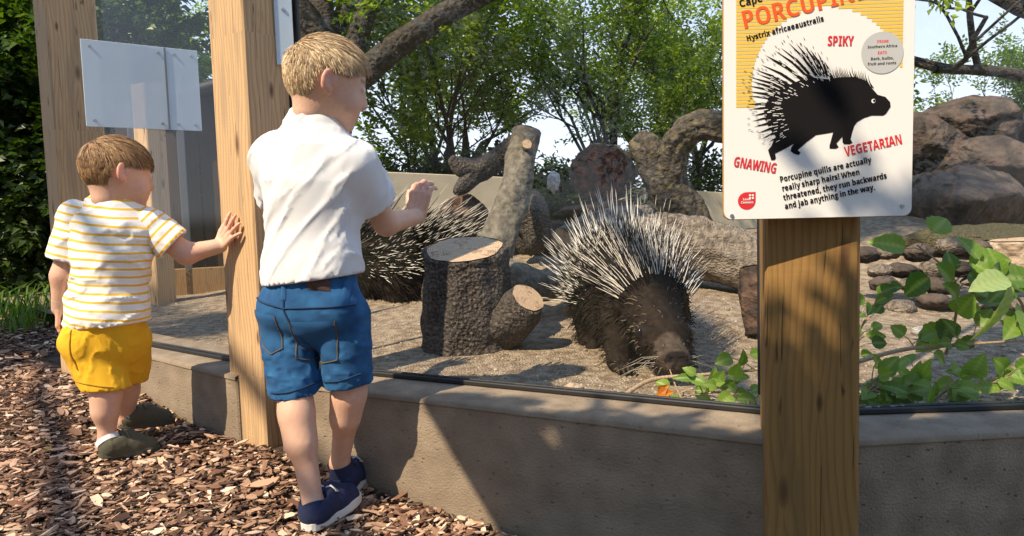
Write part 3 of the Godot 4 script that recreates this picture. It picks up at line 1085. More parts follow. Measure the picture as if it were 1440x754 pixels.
	# two added limbs, in place of bystanders, cast the slanting bars on the wall
	tg.tube([Vector3(0.05, 2.60, -0.2), Vector3(-1.883, 3.043, 0.180) - sh.position, Vector3(-1.278, 2.003, -0.495) - sh.position, Vector3(-0.979, 1.501, -0.588) - sh.position, Vector3(-0.905, 1.376, -0.612) - sh.position], [0.09, 0.06, 0.042, 0.026, 0.008], 8, Color.WHITE, false)
	tg.tube([Vector3(0.05, 2.65, -0.2), Vector3(-1.802, 3.043, 0.225) - sh.position, Vector3(-1.197, 2.003, -0.450) - sh.position, Vector3(-0.928, 1.545, -0.560) - sh.position, Vector3(-0.861, 1.431, -0.587) - sh.position], [0.09, 0.06, 0.034, 0.021, 0.008], 8, Color.WHITE, false)
	var ts: Array = []
	var tc: Array = []
	var tr := rng(109)
	for q in clumps:
		var c: Vector3 = q[0] - sh.position
		var from := Vector3(0.05, 3.0, -0.22)
		tg.tube([from, from.lerp(c, 0.45) + Vector3(rnd(tr, -0.15, 0.15), 0.25, rnd(tr, -0.15, 0.15)), c], [0.07, 0.045, 0.015], 6, Color.WHITE, false)
		for k in q[2]:
			var d := Vector3(rnd(tr, -1, 1), rnd(tr, -1, 1), rnd(tr, -1, 1))
			if d.length() > 1.0: d = d.normalized() * tr.randf()
			var f := Vector3(rnd(tr, -1, 1), rnd(tr, -0.8, 0.4), rnd(tr, -1, 1)).normalized()
			ts.append(Transform3D(Basis.looking_at(-f, Vector3(0.1, 1, 0.2).normalized()).scaled(Vector3.ONE * rnd(tr, 0.7, 1.2)), c + d * q[1]))
			tc.append(mid.lerp(bright, tr.randf()))
	part("trunk", tg.mesh(), M.tree_bark, sh)
	scatter("crown", sp_b, M.leaf, ts, tc, sh).set_meta("kind", "stuff")
	# shrubs across the path, mirrored in the panes
	for q in [[-7.5, 2.0, 2.2, 3.2, "leafy shrub across the path to the left of the viewer"], [-6.0, 6.0, 2.2, 3.6, "leafy shrub across the path behind the viewer's left"], [-0.5, 9.0, 2.6, 3.4, "leafy shrub across the path behind the viewer"], [4.5, 7.5, 2.4, 3.2, "leafy shrub across the path behind the viewer's right"], [8.0, 3.5, 2.2, 3.0, "leafy shrub across the path to the right of the viewer"]]:
		bush("path_shrub", q[4], "shrub", Vector3(q[0], -0.1, q[1]), Vector3(q[2], q[3] * 1.9, q[2]), 1900, int(q[1] * 10 + 200), sp_big, dark, mid, "shrubs across the path")
	# tuft of grass at the left
	var gr := Geo.new()
	var r := rng(61)
	for k in 420:
		var x := rnd(r, -3.3, -2.25)
		var z := rnd(r, -4.1, -3.35)
		var p := Vector3(x, ground_y(x, z), z)
		var a := rnd(r, 0, TAU)
		var l := rnd(r, 0.1, 0.28)
		var out := Vector3(cos(a), 0, sin(a))
		var w := out.cross(up) * rnd(r, 0.003, 0.006)
		var col := Color(0.09, 0.19, 0.025).lerp(Color(0.2, 0.32, 0.06), r.randf())
		var q1 := p + out * l * 0.25 + up * l * 0.7
		var q2 := p + out * l * 0.75 + up * l * 0.85
		gr.quad(p - w, q1 - w, q1 + w, p + w, col)
		gr.tri(q1 - w, q2, q1 + w, col)
	var go := part("grass", gr.mesh(), M.leaf, self)
	tag(go, "tuft of long green grass at the left edge of the path", "grass", "", "stuff")


func chip_mesh(s: int) -> ArrayMesh:
	var r := rng(s)
	var g := Geo.new()
	var n := 5 + s % 3
	var top: Array = []
	var low: Array = []
	for k in n:
		var a := -TAU * k / n
		var p := Vector3(cos(a) * rnd(r, 0.7, 1.15), 0, sin(a) * rnd(r, 0.28, 0.5))
		top.append(p + Vector3(0, 0.10 + rnd(r, -0.06, 0.08), 0))
		low.append(p * 0.92 + Vector3(0, -0.10 + rnd(r, -0.05, 0.05), 0))
	var tc := Vector3(0, 0.16, 0)
	for k in n:
		var j := (k + 1) % n
		g.tri(tc, top[j], top[k])
		g.quad(top[k], top[j], low[j], low[k], Color(0.75, 0.75, 0.75))
	return g.mesh()


func build_chips() -> void:
	var r := rng(71)
	var holder := Node3D.new()
	holder.name = "bark_chips"
	add_child(holder)
	tag(holder, "brown bark chips covering the path", "bark chips", "", "stuff")
	var kinds := 6
	var spots: Array = []
	var cols: Array = []
	for k in kinds:
		spots.append([])
		cols.append([])
	var wi := inward(WC0, WC1)
	var li := inward(WL0, WL1)
	var made := 0
	while made < 46000:
		# more of them near the camera
		var z := -1.0 - pow(r.randf(), 1.7) * 3.6
		var x := rnd(r, z * 0.80 - 0.25, 0.12)
		var p := Vector2(x, z)
		if (p - WC0).dot(wi) > -0.008 and x > -0.70: continue
		if (p - WL0).dot(li) > -0.01 and x > -1.95 and x < -0.68: continue
		if x > 0.1 - 0.1 * r.randf(): continue
		made += 1
		var far := clampf((-z - 1.0) / 3.0, 0, 1)
		var l := (0.0032 + 0.0105 * pow(r.randf(), 1.3)) * (1.0 + 0.5 * far)
		if r.randf() < 0.10: l *= 1.8
		if r.randf() < 0.02: l *= 1.5
		var asp := rnd(r, 0.6, 1.5)
		var b := Basis(Vector3.UP, rnd(r, 0, TAU)) * Basis(Vector3.RIGHT, rnd(r, -0.6, 0.6)) * Basis(Vector3.BACK, rnd(r, -0.4, 0.4))
		var k := r.randi() % kinds
		spots[k].append(Transform3D(b * Basis.from_scale(Vector3(l * 1.3, l * rnd(r, 0.5, 1.2), l * asp)), Vector3(x, ground_y(x, z) + rnd(r, -0.004, 0.016), z)))
		var t := r.randf()
		var c := Color(0.16, 0.075, 0.042).lerp(Color(0.52, 0.33, 0.215), t * t)
		if r.randf() < 0.2: c = Color(0.70, 0.54, 0.40).lerp(Color(0.48, 0.29, 0.20), r.randf())
		if r.randf() < 0.15: c = Color(0.07, 0.036, 0.022)
		cols[k].append(c)
	for k in kinds:
		scatter("chip", chip_mesh(80 + k), M.chip, spots[k], cols[k], holder)
	# single pieces one can pick out
	var g := Geo.new()
	g.tube([Vector3(-0.02, 0.0, 0), Vector3(0, 0.004, 0), Vector3(0.02, 0.0, 0.003)], [0.006, 0.009, 0.005], 7, Color(0.62, 0.45, 0.22))
	var o := part("pale_wood_chip", g.mesh(), M.tint, self, Vector3(-0.932, 0.035, -1.763))
	o.rotation.y = 1.3
	tag(o, "pale cream wood chip lying in front of the toddler's shoes", "wood chip")
	g = Geo.new()
	leaf_shape(g, Vector3.ZERO, Vector3(1, 0.2, 0.4), Vector3.UP, 0.03, 0.018, Color(0.55, 0.42, 0.04))
	o = part("yellow_leaf", g.mesh(), M.leaf, self, Vector3(-1.247, 0.070, -1.929))
	tag(o, "small yellow leaf lying on the bark left of the toddler", "leaf")
	# grit on the sand
	var gs: Array = []
	var gc: Array = []
	for k in 9000:
		var z := -1.55 - pow(r.randf(), 1.8) * 3.0
		var x := rnd(r, -0.45 + (z + 1.95) * 0.9, 1.7)
		if (Vector2(x, z) - Vector2(-0.56, -1.998)).dot(wi) < 0.03: continue
		var l := rnd(r, 0.0015, 0.004) * (1.0 if r.randf() > 0.06 else 2.2)
		gs.append(Transform3D(Basis(Vector3(rnd(r, -1, 1), rnd(r, -1, 1), rnd(r, -1, 1)).normalized(), rnd(r, 0, TAU)).scaled(Vector3(l, l * 0.7, l * rnd(r, 0.7, 1.5))), Vector3(x, sand_y(x, z) + l * 0.3, z)))
		gc.append(Color(0.2, 0.15, 0.10).lerp(Color(0.52, 0.43, 0.32), r.randf()))
	var rr := rock_mesh(Vector3.ONE, 5, 0.3, 0.9, 7, 4)
	var gm := scatter("sand_grit", rr, M.chip, gs, gc, self)
	tag(gm, "loose grit and pebbles scattered on the sand", "grit", "", "stuff")


# ---------------------------------------------------------------- things in the yard
func curve(pts: Array, vals: Array, per: int) -> Array:
	var op: Array = []
	var ov: Array = []
	for i in pts.size() - 1:
		var p0: Vector3 = pts[maxi(i - 1, 0)]
		var p1: Vector3 = pts[i]
		var p2: Vector3 = pts[i + 1]
		var p3: Vector3 = pts[mini(i + 2, pts.size() - 1)]
		for k in per:
			var t := float(k) / per
			op.append(p1.cubic_interpolate(p2, p0, p3, t))
			ov.append(lerpf(vals[i], vals[i + 1], t))
	op.append(pts[-1])
	ov.append(vals[-1])
	return [op, ov]


func disc(g: Geo, at: Vector3, nn: Vector3, r: float, s: int, squash := 1.0) -> void:
	var u := nn.cross(Vector3.UP if absf(nn.y) < 0.9 else Vector3.RIGHT).normalized()
	var w := nn.cross(u)
	var n1 := fnl(s, 1.0, 2)
	var m := g.put(at + nn * r * 0.03, nn, Vector2(0.5, 0.5), Color.WHITE)
	var n := 28
	for k in n:
		var a := TAU * k / n
		var rr := r * (1.0 + 0.12 * n1.get_noise_2d(cos(a), sin(a)))
		g.put(at + (u * cos(a) + w * sin(a) * squash) * rr, nn, Vector2(0.5 + 0.48 * cos(a), 0.5 + 0.48 * sin(a)), Color.WHITE)
	for k in n:
		g.ix.append_array([m, m + 1 + (k + 1) % n, m + 1 + k])


# pieces: [points, radii, cut at start, cut at end, name]; the first is the trunk
func log_thing(called: String, label: String, category: String, pieces: Array, mat: Material, s: int, amp := 0.16, group := "", end: Material = null) -> Node3D:
	var base: Vector3 = pieces[0][0][0]
	var o := thing(called, label, category, base, 0.0, group)
	var bump := fnl(s, 16.0, 4)
	for q in pieces:
		var pts: Array = []
		for p in q[0]: pts.append(p - base)
		var c := curve(pts, q[1], 8)
		var g := Geo.new()
		g.tube(c[0], c[1], 40, Color.WHITE, true, [], bump, amp)
		g.smooth()
		part(q[4], g.mesh(), mat, o)
		var l: Array = c[0]
		for e in [0, 1]:
			if not q[2 + e]: continue
			var nn: Vector3 = (l[0] - l[1]).normalized() if e == 0 else (l[-1] - l[-2]).normalized()
			g = Geo.new()
			disc(g, (l[0] if e == 0 else l[-1]) + nn * 0.004, nn, c[1][0 if e == 0 else -1] * 0.94, s + e)
			part("cut_face", g.mesh(), end if end else M.cut_wood, o)
	return o


func rock(called: String, label: String, at: Vector3, size: Vector3, mat: Material, s: int, rough := 0.35, turn := 0.0, cut := 0.0, group := "") -> void:
	var o := part(called, rock_mesh(size, s, rough, 1.1, 56, 34, cut), mat, self, at)
	o.rotation.y = turn
	tag(o, label, "rock", group)


func leaf_big(o: Node3D, at: Vector3, dir: Vector3, up: Vector3, l: float, w: float, col: Color, s: int) -> void:
	# a toothed blade with a folded midrib
	dir = dir.normalized()
	var side := dir.cross(up).normalized()
	var n := side.cross(dir)
	var r := rng(s)
	var curl := rnd(r, 0.1, 0.45)
	var g := Geo.new()
	g.grid(func(u: float, t: float) -> Vector3:
		var a := (u - 0.5) * 2.0
		var e := pow(sin(PI * pow(t, 0.72)), 0.8) * (1.0 + 0.06 * sin(t * 60.0))
		var p := dir * t * l + side * a * e * w * 0.5
		p += n * (absf(a) * e * w * 0.16 - curl * t * t * l + 0.012 * l * sin(t * 38.0 + absf(a) * 5.0))
		return at + p, 6, 14, false, func(p: Vector3) -> Color:
			var e := absf((p - at).dot(side)) / w
			return col.lerp(Color(0.45, 0.55, 0.2), 0.45 * clampf(1.0 - e * 16.0, 0, 1)) * (1.0 + 0.12 * sin((p - at).dot(dir) / l * 40.0 + e * 9.0)))
	part("leaf", g.mesh(), M.leaf, o)


func leafy_branch(label: String, pts: Array, rad: float, count: int, s: int, lmin: float, lmax: float, span: Vector2, cols: Array, group := "cut leafy branches lying by the glass") -> void:
	var base: Vector3 = pts[0]
	var o := thing("leafy_branch", label, "branch", base, 0.0, group)
	var loc: Array = []
	var rads: Array = []
	for k in pts.size():
		loc.append(pts[k] - base)
		rads.append(rad * lerpf(1.0, 0.45, float(k) / (pts.size() - 1)))
	var c := curve(loc, rads, 8)
	var g := Geo.new()
	var r := rng(s)
	g.tube(c[0], c[1], 8)
	var n: int = c[0].size()
	for k in count:
		var i := int(rnd(r, span.x, span.y) * (n - 1))
		var p: Vector3 = c[0][i]
		var d := Vector3(rnd(r, -1, 1), rnd(r, -0.15, 0.9), rnd(r, -0.35, 0.6)).normalized()
		var st := rnd(r, 0.015, 0.06)
		g.tube([p, p + d * st * 0.5 + Vector3(0, 0.004, 0), p + d * st], [0.0016, 0.0013, 0.001], 4)
		leaf_big(o, p + d * st, d + Vector3(0, rnd(r, -0.9, 0.2), rnd(r, -0.2, 0.3)), Vector3(rnd(r, -0.5, 0.5), 0.6, 1.0), rnd(r, lmin, lmax), rnd(r, lmin, lmax) * 0.72, cols[0].lerp(cols[1], r.randf()), s * 50 + k)
	part("twig", g.mesh(), M.twig, o)


func build_yard() -> void:
	var up := Vector3.UP
	# stump in front with a sawn side stub
	log_thing("tree_stump", "charred looking upright tree stump with a sawn side stub", "stump", [
		[[Vector3(-0.142, 0.182, -2.460), Vector3(-0.151, 0.326, -2.460), Vector3(-0.155, 0.478, -2.460), Vector3(-0.157, 0.537, -2.447)], [0.165, 0.148, 0.138, 0.134], false, true, "trunk"],
		[[Vector3(-0.076, 0.275, -2.440), Vector3(-0.000, 0.319, -2.380), Vector3(0.046, 0.383, -2.330)], [0.095, 0.078, 0.058], false, true, "side_stub"]], M.bark_dark, 201, 0.2)
	# leaning smooth log and its fork
	log_thing("leaning_log", "rough grey leaning log with a sawn top behind the stump", "log", [
		[[Vector3(-0.088, 0.439, -3.100), Vector3(-0.038, 0.583, -3.200), Vector3(0.023, 0.747, -3.300), Vector3(0.057, 0.900, -3.370), Vector3(0.086, 1.016, -3.400)], [0.082, 0.076, 0.07, 0.066, 0.066], false, true, "trunk"],
		[[Vector3(0.073, 0.931, -3.360), Vector3(0.082, 0.947, -3.300)], [0.03, 0.022], false, true, "knot"]], M.smooth_bark, 202, 0.2)
	log_thing("dark_branch", "dark broken branch reaching left from behind the leaning log", "log", [
		[[Vector3(0.069, 0.993, -3.550), Vector3(-0.052, 0.907, -3.600), Vector3(-0.150, 0.857, -3.620), Vector3(-0.230, 0.878, -3.600), Vector3(-0.275, 0.919, -3.580)], [0.045, 0.052, 0.06, 0.05, 0.02], false, false, "trunk"],
		[[Vector3(-0.164, 0.843, -3.620), Vector3(-0.225, 0.783, -3.580), Vector3(-0.258, 0.749, -3.550)], [0.05, 0.04, 0.012], false, false, "side_stub"]], M.bark_dark, 212, 0.22)
	# root that runs to the right behind the stump
	log_thing("grey_root", "grey bent root lying behind the stump", "log", [
		[[Vector3(-0.055, 0.452, -2.900), Vector3(0.026, 0.403, -2.800), Vector3(0.118, 0.374, -2.800), Vector3(0.250, 0.403, -2.850), Vector3(0.366, 0.413, -2.950)], [0.04, 0.062, 0.058, 0.05, 0.03], false, false, "trunk"]], M.smooth_bark, 203, 0.14)
	# great fallen log
	log_thing("fallen_log", "broad weathered fallen log lying behind the facing porcupine", "log", [
		[[Vector3(0.265, 0.464, -3.000), Vector3(0.446, 0.500, -3.100), Vector3(0.648, 0.503, -3.150), Vector3(0.830, 0.464, -3.100), Vector3(1.057, 0.381, -2.950)], [0.07, 0.105, 0.125, 0.125, 0.115], true, false, "trunk"],
		[[Vector3(0.202, 0.539, -2.900), Vector3(0.353, 0.586, -3.050), Vector3(0.605, 0.613, -3.400)], [0.05, 0.062, 0.06], true, false, "side_limb"]], M.log, 204, 0.22)
	log_thing("sawn_log_end", "short rough log end standing just left of the sign post", "log", [
		[[Vector3(0.806, 0.235, -2.400), Vector3(0.795, 0.349, -2.420), Vector3(0.796, 0.445, -2.450)], [0.055, 0.05, 0.045], false, true, "trunk"]], M.rock_red, 205, 0.3)
	# gnarled log with lichen
	log_thing("gnarled_log", "gnarled lichen covered tree limb bending right towards the sign", "log", [
		[[Vector3(1.098, 0.461, -4.500), Vector3(1.015, 0.656, -4.500), Vector3(0.903, 0.872, -4.500), Vector3(0.807, 1.022, -4.500), Vector3(0.757, 1.078, -4.500)], [0.15, 0.125, 0.12, 0.095, 0.05], false, false, "trunk"],
		[[Vector3(0.944, 0.777, -4.500), Vector3(0.963, 0.940, -4.420), Vector3(1.015, 1.064, -4.350), Vector3(1.126, 1.112, -4.300), Vector3(1.270, 1.057, -4.200), Vector3(1.432, 0.950, -4.100)], [0.1, 0.09, 0.085, 0.085, 0.08, 0.07], false, false, "limb"]], M.bark_moss, 206, 0.28)
	# boulders in the yard
	log_thing("sawn_log", "large dark log lying end on, its sawn face reddish brown", "log", [
		[[Vector3(0.638, 0.879, -4.750), Vector3(0.570, 0.865, -4.500), Vector3(0.505, 0.852, -4.200)], [0.165, 0.172, 0.168], false, true, "trunk"]], M.bark_moss, 231, 0.16, "", M.old_cut)
	rock("boulder", "flat brown slab of rock under the reddish boulder", Vector3(0.516, 0.645, -4.100), Vector3(0.3, 0.06, 0.22), M.rock_red, 302, 0.35, 0.2)
	rock("boulder", "brown round boulder behind the stump, left of the leaning log", Vector3(-0.221, 0.636, -3.700), Vector3(0.14, 0.135, 0.13), M.rock_red, 303, 0.25)
	rock("boulder", "blackish boulder right of the leaning log", Vector3(0.103, 0.603, -3.600), Vector3(0.11, 0.17, 0.12), M.bark_dark, 304, 0.3)
	rock("boulder", "small pale grey stone beside the reddish boulder", Vector3(0.237, 0.805, -4.000), Vector3(0.04, 0.062, 0.035), M.rock_pale, 305, 0.4)
	rock("boulder", "earthy mound under the leaning log", Vector3(0.189, 0.473, -3.900), Vector3(0.28, 0.13, 0.2), M.rock_red, 306, 0.3)
	rock("boulder", "dark rock edge just left of the sign post behind the log", Vector3(0.970, 0.378, -3.500), Vector3(0.2, 0.06, 0.12), M.log, 307, 0.4)
	# pile of rocks at the right
	var pile := "rocks heaped at the right of the sign"
	rock("boulder", "topmost large brown boulder at the right", Vector3(3.175, 1.171, -5.200), Vector3(0.44, 0.2, 0.4), M.rock, 311, 0.35, 0.5, 0.0, pile)
	rock("boulder", "pale shouldered boulder just right of the sign", Vector3(2.724, 1.031, -5.000), Vector3(0.3, 0.22, 0.3), M.rock, 312, 0.3, 1.5, 0.0, pile)
	rock("boulder", "wide brown boulder below the topmost one", Vector3(3.034, 0.865, -4.900), Vector3(0.52, 0.2, 0.4), M.rock, 313, 0.35, 2.2, 0.0, pile)
	rock("boulder", "broad dark boulder in the middle of the rock pile", Vector3(2.765, 0.603, -4.600), Vector3(0.62, 0.27, 0.4), M.rock, 314, 0.25, 0.9, 0.0, pile)
	rock("boulder", "rounded boulder at the right edge above the moss", Vector3(3.622, 0.949, -5.200), Vector3(0.3, 0.22, 0.3), M.rock, 315, 0.3, 0.1, 0.0, pile)
	rock("mossy_bank", "mossy bank running under the rock pile", Vector3(2.422, 0.417, -3.900), Vector3(0.62, 0.1, 0.3), M.moss, 316, 0.4, 0.1)
	# rough stacked stones behind the leaves
	var r := rng(91)
	var sw := thing("dry_stone_edge", "low edge of rough stacked stones behind the leaves at the right", "stone edge", Vector3(1.723, 0.194, -3.000))
	for k in 26:
		var row := k % 5
		var sp := Vector3(1.443, 0.446, -3.050) + Vector3((k / 5) * 0.118 + row * 0.02 + rnd(r, -0.03, 0.03), -row * 0.066 + rnd(r, -0.015, 0.015), row * 0.06)
		var o := part("stone", rock_mesh(Vector3(rnd(r, 0.055, 0.09), rnd(r, 0.03, 0.045), 0.07), 330 + k, 0.35, 1.2, 18, 12), M.log if k % 2 else M.rock, sw, sp - sw.position)
		o.rotation.y = rnd(r, 0, 3)
	log_thing("sawn_stump", "pale sawn stump at the right edge of the picture", "stump", [
		[[Vector3(2.044, 0.301, -3.000), Vector3(2.042, 0.387, -3.000), Vector3(2.037, 0.479, -3.000)], [0.105, 0.1, 0.098], false, true, "trunk"]], M.cut_bark, 207, 0.2)
	rock("small_stone", "small white stone on the sand behind the right pane", Vector3(1.287, 0.238, -2.350), Vector3(0.03, 0.018, 0.02), M.rock_pale, 321, 0.3)
	rock("small_stone", "small tan stone half under the gasket of the middle pane", Vector3(0.143, 0.213, -1.830), Vector3(0.028, 0.018, 0.018), M.cut_bark, 322, 0.3)

	# twig and leaves by the facing porcupine
	var green := [Color(0.12, 0.24, 0.03), Color(0.27, 0.42, 0.06)]
	var deep := [Color(0.06, 0.15, 0.02), Color(0.22, 0.36, 0.05)]
	leafy_branch("thin bare tipped branch lying in front of the facing porcupine", [Vector3(0.254, 0.221, -1.720), Vector3(0.329, 0.247, -1.760), Vector3(0.433, 0.264, -1.720), Vector3(0.554, 0.285, -1.660)], 0.006, 5, 401, 0.04, 0.06, Vector2(0.75, 1.0), green)
	leafy_branch("clump of bright leaves in the corner left of the sign post", [Vector3(0.541, 0.196, -1.600), Vector3(0.503, 0.237, -1.600), Vector3(0.449, 0.244, -1.630), Vector3(0.417, 0.231, -1.660)], 0.004, 22, 402, 0.03, 0.05, Vector2(0.1, 1.0), green)
	leafy_branch("short stalk of leaves under the mouth of the facing porcupine", [Vector3(0.394, 0.200, -1.720), Vector3(0.382, 0.226, -1.740), Vector3(0.374, 0.265, -1.780)], 0.003, 5, 403, 0.03, 0.045, Vector2(0.0, 0.5), green)
	var g := Geo.new()
	leaf_shape(g, Vector3.ZERO, Vector3(1, 0.25, 0.2), Vector3(0, 0.6, 1), 0.045, 0.03, Color(0.72, 0.26, 0.03))
	leaf_shape(g, Vector3(0.005, 0.004, -0.004), Vector3(0.6, 0.5, 0.2), Vector3(0, 0.3, 1), 0.034, 0.026, Color(0.62, 0.2, 0.02))
	var ol := part("orange_leaf", g.mesh(), M.leaf, self, Vector3(0.325, 0.221, -1.710))
	tag(ol, "curled orange leaf under the thin branch", "leaf")
	# branches behind the right pane
	leafy_branch("long bare branch lying across behind the right pane", [Vector3(0.738, 0.301, -1.620), Vector3(0.885, 0.317, -1.680), Vector3(1.022, 0.315, -1.720), Vector3(1.226, 0.317, -1.750)], 0.006, 10, 411, 0.035, 0.06, Vector2(0.2, 1.0), deep)
	leafy_branch("bright low leaves at the bottom of the right pane by the post", [Vector3(0.693, 0.214, -1.520), Vector3(0.750, 0.265, -1.550), Vector3(0.813, 0.235, -1.570), Vector3(0.879, 0.254, -1.580)], 0.004, 40, 412, 0.03, 0.055, Vector2(0.0, 1.0), green)
	leafy_branch("pale low leaves along the bottom of the right pane", [Vector3(0.832, 0.202, -1.520), Vector3(0.914, 0.250, -1.560), Vector3(1.017, 0.249, -1.580), Vector3(1.122, 0.265, -1.600)], 0.004, 36, 413, 0.035, 0.065, Vector2(0.0, 1.0), green)
	leafy_branch("tall leafy stem with large dark leaves behind the right pane", [Vector3(1.024, 0.286, -1.750), Vector3(1.047, 0.387, -1.750), Vector3(1.038, 0.472, -1.750), Vector3(0.953, 0.550, -1.750)], 0.004, 15, 414, 0.05, 0.095, Vector2(0.2, 1.0), deep)
	leafy_branch("drooping stem with one pale sunlit leaf at the right", [Vector3(1.171, 0.299, -1.660), Vector3(1.142, 0.413, -1.660), Vector3(1.099, 0.454, -1.660), Vector3(1.061, 0.469, -1.680)], 0.004, 14, 415, 0.05, 0.085, Vector2(0.2, 1.0), deep)
	leafy_branch("dark leaves just right of the sign post behind the glass", [Vector3(0.804, 0.258, -1.750), Vector3(0.822, 0.341, -1.760), Vector3(0.855, 0.389, -1.780), Vector3(0.878, 0.412, -1.800)], 0.003, 14, 416, 0.03, 0.055, Vector2(0.0, 1.0), deep)
	var lf := thing("pale_leaf", "large pale sunlit leaf hanging at the right edge", "leaf", Vector3(1.068, 0.481, -1.600))
	leaf_big(lf, Vector3.ZERO, Vector3(-1, -0.12, 0.15), Vector3(0.1, 1, 0.9), 0.085, 0.06, Color(0.42, 0.55, 0.22), 7)
	lf = thing("pale_leaf", "pale torn leaf hanging straight down at the right edge", "leaf", Vector3(1.075, 0.469, -1.600))
	leaf_big(lf, Vector3.ZERO, Vector3(-0.25, -1, 0.0), Vector3(0.4, 0, 1), 0.14, 0.035, Color(0.5, 0.6, 0.24), 9)


# ---------------------------------------------------------------- porcupines
func quill_mesh(s: int, white_tip: float, bands: bool) -> ArrayMesh:
	var r := rng(s)
	var pts: Array = []
	var rads: Array = []
	var cols: Array = []
	var bend := rnd(r, -0.05, 0.07)
	var white := Color(0.78, 0.74, 0.66)
	var black := Color(0.010, 0.008, 0.007)
	var n := 9
	for k in n + 1:
		var t := float(k) / n
		pts.append(Vector3(0, t, bend * t * t))
		rads.append(0.0085 * lerpf(0.9, 1.0, minf(t * 4, 1)) * (1.0 - pow(t, 2.4) * 0.93))
		var c := black
		if t > 1.0 - white_tip: c = white
		elif bands and int(t * 6.0 + s) % 3 == 1: c = white
		cols.append(c)
	var g := Geo.new()
	g.tube(pts, rads, 5, Color.WHITE, false, cols)
	return g.mesh()


